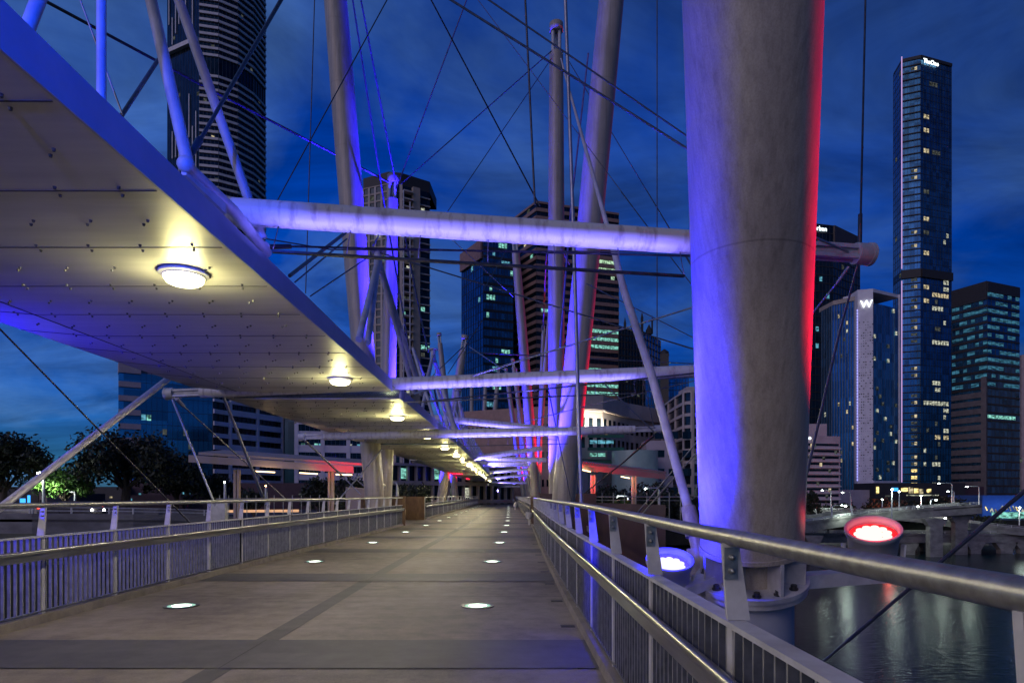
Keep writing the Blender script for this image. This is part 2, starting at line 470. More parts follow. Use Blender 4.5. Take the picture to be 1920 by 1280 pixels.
def leaf_mat(name, a, b):
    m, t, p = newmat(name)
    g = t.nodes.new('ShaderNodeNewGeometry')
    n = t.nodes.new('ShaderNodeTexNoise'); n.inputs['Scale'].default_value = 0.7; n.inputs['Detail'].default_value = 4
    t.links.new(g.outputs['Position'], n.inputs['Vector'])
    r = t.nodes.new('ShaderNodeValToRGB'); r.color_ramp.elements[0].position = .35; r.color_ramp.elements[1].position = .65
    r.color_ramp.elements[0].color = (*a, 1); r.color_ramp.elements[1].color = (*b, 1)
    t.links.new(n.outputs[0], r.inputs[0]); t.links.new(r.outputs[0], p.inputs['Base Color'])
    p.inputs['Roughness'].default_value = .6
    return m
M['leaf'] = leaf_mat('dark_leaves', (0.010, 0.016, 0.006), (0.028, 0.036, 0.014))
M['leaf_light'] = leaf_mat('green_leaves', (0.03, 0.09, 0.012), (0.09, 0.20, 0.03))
M['bark'] = noise_mat('bark', (0.05, 0.035, 0.025), (0.11, 0.08, 0.06), 4, .85, stretch=(1, 1, .2))
# water: dark river smeared by a long exposure
def water_mat():
    m, t, p = newmat('river_water')
    p.inputs['Base Color'].default_value = (0.003, 0.014, 0.02, 1)
    p.inputs['Roughness'].default_value = 0.16
    p.inputs['IOR'].default_value = 1.33
    tc = t.nodes.new('ShaderNodeTexCoord')
    hs = []
    for sc, st in ((1.5, (.5, 1.5, 1)), (6, (.45, 1.3, 1)), (.12, (1, 1, 1))):
        mp = t.nodes.new('ShaderNodeMapping'); mp.inputs['Scale'].default_value = st
        t.links.new(tc.outputs['Object'], mp.inputs[0])
        n = t.nodes.new('ShaderNodeTexNoise'); n.inputs['Scale'].default_value = sc; n.inputs['Detail'].default_value = 4
        t.links.new(mp.outputs[0], n.inputs['Vector']); hs.append(n)
    a = t.nodes.new('ShaderNodeMath'); a.operation = 'ADD'
    t.links.new(hs[0].outputs[0], a.inputs[0])
    b0 = t.nodes.new('ShaderNodeMath'); b0.operation = 'MULTIPLY'; b0.inputs[1].default_value = .3
    t.links.new(hs[1].outputs[0], b0.inputs[0]); t.links.new(b0.outputs[0], a.inputs[1])
    b = t.nodes.new('ShaderNodeBump'); b.inputs['Strength'].default_value = .5; b.inputs['Distance'].default_value = .06
    t.links.new(a.outputs[0], b.inputs['Height']); t.links.new(b.outputs[0], p.inputs['Normal'])
    r = t.nodes.new('ShaderNodeMapRange'); r.inputs['To Min'].default_value = .12; r.inputs['To Max'].default_value = .24
    t.links.new(hs[2].outputs[0], r.inputs[0]); t.links.new(r.outputs[0], p.inputs['Roughness'])
    return m
M['water'] = water_mat()

def spot(name, loc, target, col, watts, size_deg, blend=.5, rad=.1):
    l = bpy.data.lights.new(name, 'SPOT'); l.energy = watts; l.color = col
    l.spot_size = R(size_deg); l.spot_blend = blend; l.shadow_soft_size = rad
    o = bpy.data.objects.new(name, l); o.location = loc
    o.rotation_euler = (Vector(target) - Vector(loc)).to_track_quat('-Z', 'Y').to_euler()
    COL.objects.link(o); return o
def point(name, loc, col, watts, rad=.15):
    l = bpy.data.lights.new(name, 'POINT'); l.energy = watts; l.color = col; l.shadow_soft_size = rad
    o = bpy.data.objects.new(name, l); o.location = loc; COL.objects.link(o); return o
BLUE = (0.022, 0.012, 1.0); RED = (1.0, 0.0, 0.02); LILAC = (0.17, 0.15, 1.0)

# ============================================================ SETTING
WZ = -11.0
w = MB(); w.add([(-2500,-300,WZ),(2500,-300,WZ),(2500,4000,WZ),(-2500,4000,WZ)], [(0,1,2,3)])
tag(w.build('river_water', M['water']), kind='structure')
g = MB()
# city ground: near bank on the left, far bank across the river
g.prism([(-2400,62),(-40,62),(-8,100),(20,150),(60,165),(160,175),(2400,200),(2400,3900),(-2400,3900)], WZ+.5, -5.0)
tag(g.build('city_ground', M['ground']), kind='structure')
g = MB(); g.prism([(-700,66),(-14,66),(-9,98),(-9,330),(-700,330)], -4.9, -0.75)
tag(g.build('left_bank_ground', M['asphalt']), kind='structure')

# ---- bridge deck; the path bends a little to the right further on
def off(y):
    t = min(max((y - 8) / 34.0, 0), 1)
    return 0.36 * t * t * (3 - 2*t)
XL, XR = -5.95, 0.93
ys = [-6 + 2*i for i in range(24)] + [44, 50, 60, 80, 110, 150, 175]
def strip(name, mat, xa, xb, z, ylist, curve=True, thick=None):
    b = MB()
    for a, c in zip(ylist[:-1], ylist[1:]):
        oa, oc = off(a), off(c)
        if thick is None:
            b.add([(xa+oa,a,z),(xb+oa,a,z),(xb+oc,c,z),(xa+oc,c,z)], [(0,1,2,3)])
        else:
            b.add([(xa+oa,a,z),(xb+oa,a,z),(xb+oc,c,z),(xa+oc,c,z),(xa+oa,a,z-thick),(xb+oa,a,z-thick),(xb+oc,c,z-thick),(xa+oc,c,z-thick)],
                  [(0,1,2,3),(7,6,5,4),(0,4,5,1),(1,5,6,2),(2,6,7,3),(3,7,4,0)])
    return tag(b.build(name, mat), kind='structure')
strip('bridge_deck', M['concrete'], XL-.35, XR+.25, 0, ys, thick=.45)
strip('path_centre_strip', M['strip'], -2.80, -2.55, .004, ys)
for i in range(20):
    y0 = 6.0 + 6.08*i
    strip('path_cross_band', M['band'], XL+.12, XR-.04, .008, [y0, y0+1.18])
jt = MB()
for i in range(10):
    y0 = 9.4 + 6.08*i
    jt.add([(XL+.2+off(y0), y0+.9, .006), (XR-.1+off(y0), y0+.9, .006), (XR-.1+off(y0), y0+.91, .006), (XL+.2+off(y0), y0+.91, .006)], [(0,1,2,3)])
for i in range(7):
    y0 = 6.0+6.08*i
    jt.add([(-2.68+off(y0), y0, .0115), (-2.672+off(y0), y0, .0115), (-2.672+off(y0), y0+1.18, .0115), (-2.68+off(y0), y0+1.18, .0115)], [(0,1,2,3)])
tag(jt.build('path_joint_lines', M['seam']), kind='structure')
kb = MB()
KY = ys[:-1]
def kerbline(x0, x1, ylist, name, cat):
    b = MB()
    for a, c in zip(ylist[:-1], ylist[1:]):
        b.add([(x0+off(a),a,0.0),(x1+off(a),a,0.0),(x1+off(c),c,0.0),(x0+off(c),c,0.0),
               (x0+.012+off(a),a,.10),(x1-.012+off(a),a,.10),(x1-.012+off(c),c,.10),(x0+.012+off(c),c,.10)],
              [(4,5,6,7),(0,1,5,4),(2,3,7,6),(1,2,6,5),(3,0,4,7)])
    return tag(b.build(name, M['kerb']), kind='structure')
fy = [-6+1*i for i in range(41)]
kerbline(XL-.05, XL+.11, [y for y in fy if y <= 34], 'kerb_left', 'kerb')
kerbline(XL-.05, XL+.11, [43, 60, 80, 110, 150], 'kerb_left_far', 'kerb')
kerbline(XR-.10, XR+.06, [y for y in fy if y <= 34], 'kerb_right', 'kerb')
kerbline(XR-.10, XR+.06, [36, 60, 80, 110, 150], 'kerb_right_far', 'kerb')
for k in range(11):
    y = 4.1 + 1.9*k
    d = MB(); d.box((XR-.30+off(y), y, -.02), (XR-.13+off(y), y+.13, .006))
    tag(d.build('drain_slot', M['dark']), 'small dark drain slot at the right kerb, %s from the camera' % ORD[k], 'drain', 'drain slots along the right kerb')

# ---- balustrades
def balustrade(name, label, X, inside, y0, y1, posts, fine=True, top_bulge=0.0, near=True):
    """inside = +1 when the path lies towards +x"""
    t = thing(name, label, 'balustrade', (X + off(y0), y0, 0))
    n = max(2, int((y1-y0)/1.2))
    yy = [y0 + (y1-y0)*i/n for i in range(n+1)]
    X0 = lambda y: X + off(y)
    def tb(y):
        return top_bulge * math.exp(-((y-15)/8.0)**2)
    rise = lambda y: .048*min(1, max(0, (y-2.5)/5.0))
    MB().tube([(X0(y)+inside*.022, y, 1.424+rise(y)) for y in yy], .034, 16 if near else 8).build('top_rail', M['galv'], t)
    b = MB()
    for a, c in zip(yy[:-1], yy[1:]):
        b.bar((X0(a), a, 1.075), (X0(c), c, 1.075), .085, .022)
    b.build('cap_rail', M['white_steel'], t)
    h = MB()
    hx = lambda y: X0(y) + inside*.115
    h.tube([(hx(y), y, .90) for y in yy], .026, 14 if near else 8)
    for a, c in zip(yy[:-1], yy[1:]):
        h.bar((hx(a)-inside*.012, a, .835), (hx(c)-inside*.012, c, .835), .010, .095)
    h.build('handrail', M['stainless'], t)
    # slats: thin fins set square to the path
    f = MB()
    pitch = .1 if fine else .2
    k = y0 + .03
    while k < y1:
        x = X0(k)
        f.box((x-.018, k, .12), (x+.018, k+.014, 1.064))
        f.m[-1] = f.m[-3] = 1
        k += pitch
    for a, c in zip(yy[:-1], yy[1:]):
        f.bar((X0(a), a, .13), (X0(c), c, .13), .05, .02)
    f.build('slat_infill', [M['fin'], M['fin_edge_lit']], t)
    for y in posts:
        p = MB()
        x = X0(y); zt_ = 1.40 + rise(y)
        # stub inside the infill, then a flat blade set square to the path that leans in to the top rail
        p.box((x-.024, y-.03, .02), (x+.024, y+.03, 1.062))
        xa, xb = x+inside*-.012, x+inside*.022
        p.add([(xa-.046, y-.012, 1.088), (xa+.046, y-.012, 1.088), (xa+.046, y+.012, 1.088), (xa-.046, y+.012, 1.088),
               (xb-.034, y-.012, zt_), (xb+.034, y-.012, zt_), (xb+.034, y+.012, zt_), (xb-.034, y+.012, zt_)],
              [(0,3,2,1),(4,5,6,7),(0,1,5,4),(1,2,6,5),(2,3,7,6),(3,0,4,7)])
        po = p.build('post', M['white_steel'], t)
        if y < 16:
            q = MB()
            q.box((xb-.027, y-.019, zt_-.145), (xb+.027, y-.0125, zt_-.015))
            for zb in (-.11, -.055):
                q.tube([(xb, y-.035, zt_+zb), (xb, y-.019, zt_+zb)], .0125, 10)
                q.ball((xb, y-.035, zt_+zb), .012, 8)
            q.build('bolt_plate', M['galv'], po)
    return t
pr = [1.12, 2.68] + [2.68+1.52*i for i in range(1, 20)]
balustrade('balustrade', 'curving steel balustrade beside the big mast on the right of the path', XR, -1, -3, 31.5, pr, top_bulge=.0)
pl = [8.28+1.52*i for i in range(-7, 18)]
balustrade('balustrade', 'slatted steel balustrade on the near left edge of the path', XL, 1, -3, 34.2, [p for p in pl if p < 34])
balustrade('balustrade', 'far left balustrade beyond the brown recess box', XL, 1, 43, 148, [43+4*i for i in range(26)], fine=False, near=False)
balustrade('balustrade', 'far right balustrade beyond the rusty gate posts', XR, -1, 37, 148, [37+4*i for i in range(26)], fine=False, near=False)

# recess on the left with weathering steel panels and a seat
x0 = XL+off(38)
t = thing('recess_wall', 'brown weathering steel recess with a bench in the left balustrade', 'recess wall', (x0-1.2, 38.5, 0))
MB().box((x0-2.2, 42.4, 0), (x0+.06, 42.55, 1.52)).build('end_panel', M['rust'], t)
MB().box((x0-2.3, 34.6, 0), (x0-2.15, 42.38, 1.50)).build('back_panel', M['rust'], t)
b = MB(); b.box((x0-2.1, 36, .40), (x0-1.5, 41.6, .46)); b.box((x0-2.0, 36.3, 0), (x0-1.6, 36.4, .39)); b.box((x0-2.0, 41.2, 0), (x0-1.6, 41.3, .39))
b.build('bench_seat', M['rust'], t)
MB().box((x0-.28, 34.35, 0), (x0+.10, 34.5, 1.55)).build('side_panel', M['rust'], t)
MB().box((x0-2.2, 34.5, -.4), (x0-.36, 42.5, .0)).build('platform_floor', M['concrete'], t)
x1 = XR+off(34)
t = thing('gate_post', 'rusty steel gate posts where the right balustrades meet', 'gate post', (x1+.1, 34, 0))
for dy_ in (32.2, 33.6, 35.4, 36.6):
    MB().box((x1-.03, dy_, 0), (x1+.12, dy_+.25, 1.55)).build('post_plate', M['rust'], t)
MB().bar((x1+.02, 32.3, 1.0), (x1+.02, 36.7, 1.0), .03, .3).build('rail_panel', M['rust'], t)

# ---- in-ground lights
pg = thing('ground_light', '', 'ground light', (0, 0, 0), 'round lights set into the path')
b = MB()
ring = [(math.cos(2*math.pi*k/28), math.sin(2*math.pi*k/28)) for k in range(28)]
b.add([(.24*c, .24*s, .008) for c, s in ring] + [(.24*c, .24*s, -.02) for c, s in ring] + [(.19*c, .19*s, .008) for c, s in ring],
      [(k, (k+1) % 28, 56+(k+1) % 28, 56+k) for k in range(28)] + [(28+k, 28+(k+1) % 28, (k+1) % 28, k) for k in range(28)])
b.build('rim', M['stud'], pg)
b = MB(); b.add([(.19*c, .19*s, .006) for c, s in ring], [tuple(range(28))])
b.build('lens', M['paver_light'], pg)
b = MB(); b.add([(.13*c, .13*s, .0075) for c, s in ring], [tuple(range(28))])
b.build('lamp_core', M['paver_core'], pg)
first = True
for side, X in (('left', -4.74), ('right', -.46)):
    for k in range(15):
        y = 9.4 + 6.28*k
        loc = (X+off(y), y, .003 if True else 0)
        lab = 'round white light set in the %s row of the path, %s from the camera' % (side, ORD[k])
        if first: pg.location = loc; pg['label'] = lab; first = False
        else: dup(pg, loc, lab)

# ============================================================ CANOPY
CE, CLF, CH = -2.89, -7.7, 4.10
segs = [(-7, 15.7), (16.9, 31.4), (32.5, 47), (48, 62), (63, 77), (78, 92), (93, 107), (108, 122), (123, 140)]
for si, (ya, yb) in enumerate(segs):
    nm = 'canopy segment, %s from the camera, over the left of the path' % ORD[si]
    t = thing('canopy', 'long aluminium ' + nm, 'canopy', (CE-2.3+off(ya), ya, CH), 'flat canopy segments over the path')
    oa, ob = off(ya), off(yb)
    s = MB()
    prof = [(CE, CH), (-6.58, CH), (CLF, CH+.10), (CLF, CH+.22), (-6.5, CH+.26), (CE, CH+.26)]
    n = len(prof)
    s.add([(x+oa, ya, z) for x, z in prof] + [(x+ob, yb, z) for x, z in prof],
          [(i, n+i, n+(i+1) % n, (i+1) % n) for i in range(n)] + [tuple(range(n)), tuple(range(n, 2*n))[::-1]], 0)
    if si < 4:
        # panel seams and paired studs
        y = ya + (.46 if si == 0 else .6)
        step = 1.22
        if si == 0: y = 4.13 - step*8
        rowi = 0
        while y < yb - .2:
            o_ = off(y)
            if si < 3:
                s.box((-6.58+o_, y-.006, CH-.004), (CE-.01+o_, y+.006, CH+.01), 1)
                s.obox((-6.585+o_, y-.006, CH-.003), (CLF+6.585+.02, 0, .098), (0, .012, 0), (0, 0, .01), 1)
            if y > -1:
                rows = [(y-.07, 0, 1), (y+.07, .05, 1), (y+step*.5-.04, .12, 1), (y+step*.5+.04, .20, 1)]
                for ry, dxo, kk in rows:
                    if ry > yb-.1: continue
                    x = CE - .28 - dxo
                    while x > -7.2:
                        zc = CH if x > -6.58 else CH + (-6.58-x)/1.12*.10
                        sc = .011
                        nseg = 6
                        s.add([(x+o_+sc*math.cos(a*math.pi/3), ry+sc*math.sin(a*math.pi/3), zc-.02) for a in range(6)] +
                              [(x+o_+sc*1.5*math.cos(a*math.pi/3), ry+sc*1.5*math.sin(a*math.pi/3), zc+.001) for a in range(6)],
                              [tuple(range(6))[::-1]] + [(a, (a+1) % 6, 6+(a+1) % 6, 6+a) for a in range(6)], 2)
                        x -= .52 if si < 2 else .8
            y += step; rowi += 1
        s.box((-6.59+oa, ya, CH-.004), (-6.575+oa, min(yb, ya+400), CH+.01), 1) if si == 0 else None
    s.build('soffit', [M['soffit'], M['seam'], M['stud']], t)
    fz = MB()
    fz.add([(CE+oa, ya, CH-.004), (CE+.02+oa, ya, CH-.004), (CE+.02+ob, yb, CH-.004), (CE+ob, yb, CH-.004),
            (CE+oa, ya, CH+.285), (CE+.02+oa, ya, CH+.285), (CE+.02+ob, yb, CH+.285), (CE+ob, yb, CH+.285)],
           [(0,3,2,1),(4,5,6,7),(0,1,5,4),(1,2,6,5),(2,3,7,6),(3,0,4,7)])
    y = 3.1 if si == 0 else ya+1.5
    while y < yb and si < 3:
        o_ = off(y)
        fz.box((CE+.018+o_, y, CH), (CE+.022+o_, y+.012, CH+.28), 1)
        y += 3.6
    fz.build('fascia', [M['fascia'], M['seam']], t)
    if si > 0:
        MB().box((CLF+.5+oa, ya-.03, CH+.012), (CE-.03+oa, ya-.008, CH+.25)).build('end_pane', M['end_glass'], t)
    if si < 6:
        yc = segs[si+1][0]
        gz = MB()
        o_ = off(yb)
        gz.box((CLF+.3+o_, yb+.02, CH+.14), (CE+.02+o_, yc-.02, CH+.155))
        gp = gz.build('gap_pane', M['clear'], t)
        gb = MB()
        for xx in (-7.0, -5.8, -4.6, -3.4):
            gb.box((xx+o_, yb+.01, CH+.16), (xx+.12+o_, yc-.01, CH+.24))
        gb.build('gap_rib', M['fascia'], gp)

# ceiling lamps
lp = thing('ceiling_lamp', '', 'ceiling lamp', (0, 0, 0), 'round lamps under the canopy')
def disc_ring(b, r0, z0, r1, z1, m=0, n=32, smooth=True):
    b.add([(r0*math.cos(2*math.pi*k/n), r0*math.sin(2*math.pi*k/n), z0) for k in range(n)] +
          [(r1*math.cos(2*math.pi*k/n), r1*math.sin(2*math.pi*k/n), z1) for k in range(n)],
          [(k, (k+1) % n, n+(k+1) % n, n+k) for k in range(n)], m, smooth)
b = MB()
disc_ring(b, .235, .0, .265, -.012); disc_ring(b, .265, -.012, .262, -.035); disc_ring(b, .262, -.035, .222, -.05); disc_ring(b, .222, -.05, .215, -.06)
b.build('housing', M['housing'], lp)
b = MB(); prof = [(.214, -.055), (.205, -.09), (.185, -.118), (.15, -.135), (.08, -.143), (.001, -.145)]
for a, c in zip(prof[:-1], prof[1:]): disc_ring(b, a[0], a[1], c[0], c[1])
b.build('diffuser', M['lamp'], lp)
n_l = 0
LX = -3.65
for k in range(20):
    y = 7.30 + 6.62*k
    loc = (LX+off(y), y, CH)
    lab = 'round glowing soffit lamp under the canopy, %s from the camera' % ORD[k]
    if k == 0: lp.location = loc; lp['label'] = lab
    else: dup(lp, loc, lab)
    if k < 12:
        point('ceiling_lamp_light', (loc[0], loc[1], CH-.24), (1.0, .90, .36), (46 if k < 2 else 90 if k < 6 else 180), .14)
        spot('ceiling_lamp_beam', (loc[0], loc[1], CH-.2), (loc[0], loc[1], 0), (1.0, .86, .70), (185 if k < 6 else 260), 178, .15, .18)
for yy_ in (.7, -5.9):
    point('ceiling_lamp_light', (LX, yy_, CH-.24), (1.0, .90, .6), 10, .14)
    spot('ceiling_lamp_beam', (LX, yy_, CH-.2), (LX, yy_, 0), (1.0, .86, .70), 185, 178, .15, .18)

# ============================================================ BOOMS
def boom(label, L, Rr, r, cup=True, fix=None):
    L, Rr = Vector(L), Vector(Rr)
    t = thing('boom', label, 'boom', L, 'tubular cross booms over the path')
    d = (Rr - L).normalized()
    e = .95 if cup else 0
    a = L + d*e; c = Rr - d*e
    pts = [a + (c-a)*i/16 for i in range(17)]
    MB().tube(pts, [r*(.93+.07*math.sin(math.pi*i/16)) for i in range(17)], 28).build('tube', M['boom'], t)
    if cup:
        for P, Q in ((L, a), (Rr, c)):
            h = MB()
            h.tube([P, P+(Q-P)*.22], r*.92, 18)
            u = d.cross(Vector((0,0,1))).normalized(); v = u.cross(d)
            for k in range(4):
                ang = math.pi/4 + k*math.pi/2
                dd = (u*math.cos(ang)+v*math.sin(ang))*r*.62
                h.bar(P+(Q-P)*.2+dd, Q+dd*1.0+(Q-P)*.02, .05*r/.15, .05*r/.15)
            h.tube([P+(Q-P)*.2, Q], r*.38, 10)
            h.tube([P-(Q-P)*.02, P+(Q-P)*.03], r*.99, 18)
            h.build('end_fitting', M['white_steel'], t)
    return t
def ext(p, q, x):
    """carry the line p-q on to lateral position x"""
    p, q = Vector(p), Vector(q)
    k = (x - p.x)/(q.x - p.x)
    return p + (q-p)*k
p, q = at(430, 395, 7.3), at(1300, 453, 8.1)
b1a, b1b = ext(p, q, -8.6), at(1631, 477, 8.4)
boom('thick pale cross boom nearest the camera, running into the big mast', b1a, b1b, .147)
p, q = at(745, 716, 16.4), at(1305, 695, 15.6)
b2a, b2b = at(312, 738, 16.8), ext(p, q, 6.6)
boom('second cross boom passing just behind the first gap in the canopy', b2a, b2b, .158)
b3a, b3b = at(562, 819, 25), at(1238, 804, 24.5)
boom('third cross boom ending in an open fitting before the court building', b3a, b3b, .165)
b4a, b4b = at(700, 772, 33), at(1100, 812, 32)
boom('fourth cross boom slanting down to the right behind the third', b4a, b4b, .165)
far_b = [((880, 862), (1002, 840), 46), ((900, 858), (1010, 862), 52), ((905, 868), (1000, 866), 58), ((912, 872), (990, 871), 66),
         ((918, 886), (984, 879), 76), ((922, 897), (978, 890), 88), ((930, 904), (978, 905), 102), ((935, 912), (975, 912), 120)]
for i, (a, c, D) in enumerate(far_b):
    boom('small distant cross boom over the far path, %s of its row counting away' % ('first' if i == 0 else ORD[i]), at(a[0]-(a[0]>0)*10, a[1], D), at(c[0]+14, c[1], D), .19, False)
# small floodlights at the canopy edge that graze the booms
def small_flood(label, loc, aim, lens, col, watts, size, r=.09, group='floodlights on the bridge', blend=.5):
    loc, aim = Vector(loc), Vector(aim)
    d = (aim-loc).normalized()
    t = thing('floodlight', label, 'floodlight', loc - d*.2, group)
    b = MB()
    b.tube([loc-d*.26, loc-d*.20, loc-d*.03, loc], [r*.5, r*.95, r, r*1.06], 18, cap=False)
    b.tube([loc-d*.265, loc-d*.255], r*.5, 12)
    b.build('housing', M['housing'], t)
    l = MB(); l.tube([loc-d*.05, loc-d*.03], r*.94, 20)
    l.build('lens', lens, t)
    b = MB(); b.bar(loc-d*.15-Vector((0,0,.02)), loc-d*.15-Vector((0,0,r*1.5+.12)), .03, .08, up=(1,0,0))
    b.build('bracket', M['white_steel'], t)
    spot('floodlight_beam', loc + d*.02, aim, col, watts, size, blend, r*.8)
    return t
for nm, A, Bp, xa, xb, wt in (('first', b1a, b1b, -2.6, 2.1, 60), ('second', b2a, b2b, -2.6, 3.0, 75), ('third', b3a, b3b, -2.3, 2.2, 85), ('fourth', b4a, b4b, -2.4, 2.6, 90)):
    e0, e1 = ext(A, Bp, xa)+Vector((0, -.22, -.50)), ext(A, Bp, xb)+Vector((0, -.22, -.50))
    t = thing('led_batten', 'slim blue white light batten hung under the %s cross boom' % nm, 'light batten', e0, 'light battens under the booms')
    MB().bar(e0, e1, .05, .025).build('housing', M['cable'], t)
    for k in range(7):
        q = e0.lerp(e1, k/6)
        b = MB(); b.tube([q, q+Vector((0, .20, .37))], .006, 5); b.build('hanger', M['cable'], t)
    al = bpy.data.lights.new('batten_glow', 'AREA'); al.shape = 'RECTANGLE'; al.size = (e1-e0).length; al.size_y = .04
    al.energy = wt; al.color = LILAC
    lo = bpy.data.objects.new('batten_glow', al); lo.location = e0.lerp(e1, .5)+Vector((0, 0, .03))
    dx_ = (e1-e0).normalized(); z_ = Vector((0, 0, -1)); y_ = z_.cross(dx_).normalized(); z_ = dx_.cross(y_)
    lo.matrix_world = Matrix.Translation(lo.location) @ Matrix((dx_, y_, z_)).transposed().to_4x4()
    COL.objects.link(lo)
for i, (a, c, D) in enumerate(far_b):
    A = at(a[0], a[1], D); Bp = at(c[0], c[1], D)
    small_flood('tiny flood under the %s distant boom' % ('first' if i == 0 else ORD[i]), A+Vector((-.3, -.4, -.7)), Bp, M['blue_lens'], LILAC, 4000, 60, .08)

# ============================================================ MASTS
def mast(label, base, top, r0, rm, r1, head=False, flange=False, n=32, group='inclined steel masts'):
    base, top = Vector(base), Vector(top)
    t = thing('mast', label, 'mast', base, group)
    d = (top-base); L = d.length; d.normalize()
    N = 24
    def rad(u):
        if u < .5: return r0 + (rm-r0)*math.sin(math.pi*u)
        return r1 + (rm-r1)*math.sin(math.pi*u)
    end = 1.0
    if head:
        hl = r1*4.4
        end = 1 - hl/L
    pts = [base + d*L*end*i/N for i in range(N+1)]
    MB().tube(pts, [rad(i/N) for i in range(N+1)], n).build('shaft', M['mast'], t)
    if head:
        h0 = base + d*L*end
        x = d.cross(Vector((0,1,0))).normalized(); y = d.cross(x)
        ne = MB()
        for k in range(3):
            a = k*2*math.pi/3 + .5
            o_ = (x*math.cos(a)+y*math.sin(a))*r1*.55
            ne.tube([h0+o_, h0+d*hl*.72+o_], r1*.26, 8)
        ne.build('neck', M['white_steel'], t)
        MB().tube([h0+d*hl*.70, h0+d*hl*.73, h0+d*hl*.98, h0+d*hl], [r1*.9, r1*1.0, r1*1.0, r1*.9], 20).build('head_cap', M['mast'], t)
    return t
# the big mast beside the fence
mb, mt = at(1408, 1018, 6.86), at(1409, 0, 5.5)
dr = (mt-mb).normalized()
mtop = mb + dr*21
t = thing('mast', 'huge grimy white mast lit blue and red, nearest on the right', 'mast', mb - dr*.55, 'inclined steel masts')
N = 40
pts = [mb + dr*21*i/N for i in range(N+1)]
def mr(s_):
    return .515 + .055*min(1, s_/5.5) if s_ < 5.5 else .570 - .012*(s_-5.5)
MB().tube(pts, [mr(21*i/N) for i in range(N+1)], 72).build('shaft', M['mast'], t)
b = MB()
b.tube([mb-dr*.045, mb+dr*.0], .532, 72)
b.build('lower_collar', M['mast'], t)
fl = MB()
fc = mb - dr*.39
fl.tube([fc-dr*.05, fc], .575, 72)
fl.tube([fc-dr*.115, fc-dr*.056], .56, 72)
fl.build('flange', M['white_steel'], t)
u = dr.cross(Vector((0,1,0))).normalized(); v = dr.cross(u).normalized()
for k in range(8):
    a = 2*math.pi*k/8 + .2
    o_ = (u*math.cos(a)+v*math.sin(a))
    tt = (-u*math.sin(a)+v*math.cos(a))
    g_ = MB()
    g_.obox(fc+o_*.30-tt*.018+dr*.001, o_*.24, tt*.036, dr*.343)
    g_.build('stiffener', M['white_steel'], t)
MB().tube([fc+dr*.002, fc+dr*.344], .32, 36).build('core', M['mast'], t)
for k in range(14):
    a = 2*math.pi*k/14 + .42
    o_ = (u*math.cos(a)+v*math.sin(a))*.48
    b = MB(); b.tube([fc+o_+dr*.001, fc+o_+dr*.012], .045, 12); b.tube([fc+o_+dr*.012, fc+o_+dr*.05], .032, 6)
    b.build('bolt', M['stud'], t)
b = MB()
pc = fc - dr*.12
b.tube([pc, Vector((pc.x+.02, pc.y+.05, -3.2))], .43, 40)
b.build('pedestal', M['fascia'], t)
# arm that carries the red floodlight
redp = at(1637, 990, 7.2)
bluep = at(1256, 1047, 6.88)
b = MB(); b.bar(fc+Vector((.45, 0, -.04)), Vector((redp.x+.1, redp.y-.05, redp.z-.50)), .30, .14)
b.build('lamp_arm', M['white_steel'], t)
b = MB(); b.bar(fc+Vector((-.45, 0, -.02)), Vector((bluep.x-.1, bluep.y-.05, bluep.z-.42)), .30, .10)
b.build('lamp_arm', M['white_steel'], t)

def big_flood(label, c, aim, lens, col, watts, size, r, blend=.4):
    c, aim = Vector(c), Vector(aim)
    d = (aim-c).normalized()
    t = thing('floodlight', label, 'floodlight', c-d*.34, 'floodlights on the bridge')
    b = MB(); b.tube([c-d*.40, c-d*.38, c-d*.30, c-d*.06, c-d*.05, c], [r*.5, r*.72, r*.90, r*.97, r*1.06, r*1.06], 40, cap=False)
    b.tube([c-d*.405, c-d*.395], r*.5, 24)
    b.tube([c, c-d*.002, c-d*.05, c-d*.06], [r*1.06, r*.95, r*.93, r*.90], 40, cap=False)
    b.build('housing', M['housing'], t)
    MB().tube([c-d*.10, c-d*.085], r*.90, 40).build('lens', lens, t)
    for s_ in (-1, 1):
        b = MB()
        sd = d.cross(Vector((0,0,1))).normalized()*s_
        b.bar(c-d*.2+sd*r*1.1, c-d*.2+sd*r*1.0-Vector((0,0,r*1.3)), .02, .07, up=(0,1,0))
        b.build('yoke_arm', M['housing'], t)
    spot('floodlight_beam', c+d*.03, aim, col, watts, size, blend, r*.7)
    point('floodlight_spill', c+d*.04+Vector((0, -.05, 0)), col, 3 if col[0] > .5 else 9, .04)  # added point lights, standing in for spill on the housing and nearby fence
    if col[0] < .5: point('floodlight_spill', c+Vector((-.30, -.25, .22)), col, 95, .05)
    cm = M['core_red'] if col[0] > .5 else M['core_blue']
    ux = d.cross(Vector((0, 0, 1))).normalized(); uy = ux.cross(d)
    rl = random.Random(4)
    for ring_, cnt in ((0, 1), (.28, 6), (.54, 11)):
        for k_ in range(cnt):
            an = 2*math.pi*k_/cnt
            q_ = c - d*.084 + (ux*math.cos(an)+uy*math.sin(an))*r*ring_
            l2 = MB(); l2.tube([q_, q_+d*.012], r*.165, 14); l2.build('led', cm, t)
    return t
# lens discs face the upper shaft of the mast
big_flood('big round red floodlight glowing above the river, right of the big mast', redp, mb+dr*9.0+Vector((.3,-1.2,0)), M['red_lens'], RED, 8000, 50, .27)
big_flood('big round blue floodlight behind the fence, left of the big mast', bluep, mb+dr*9.0+Vector((-.3,-1.5,0)), M['blue_lens'], (0.004, 0.004, 1.0), 12000, 78, .235, .9)

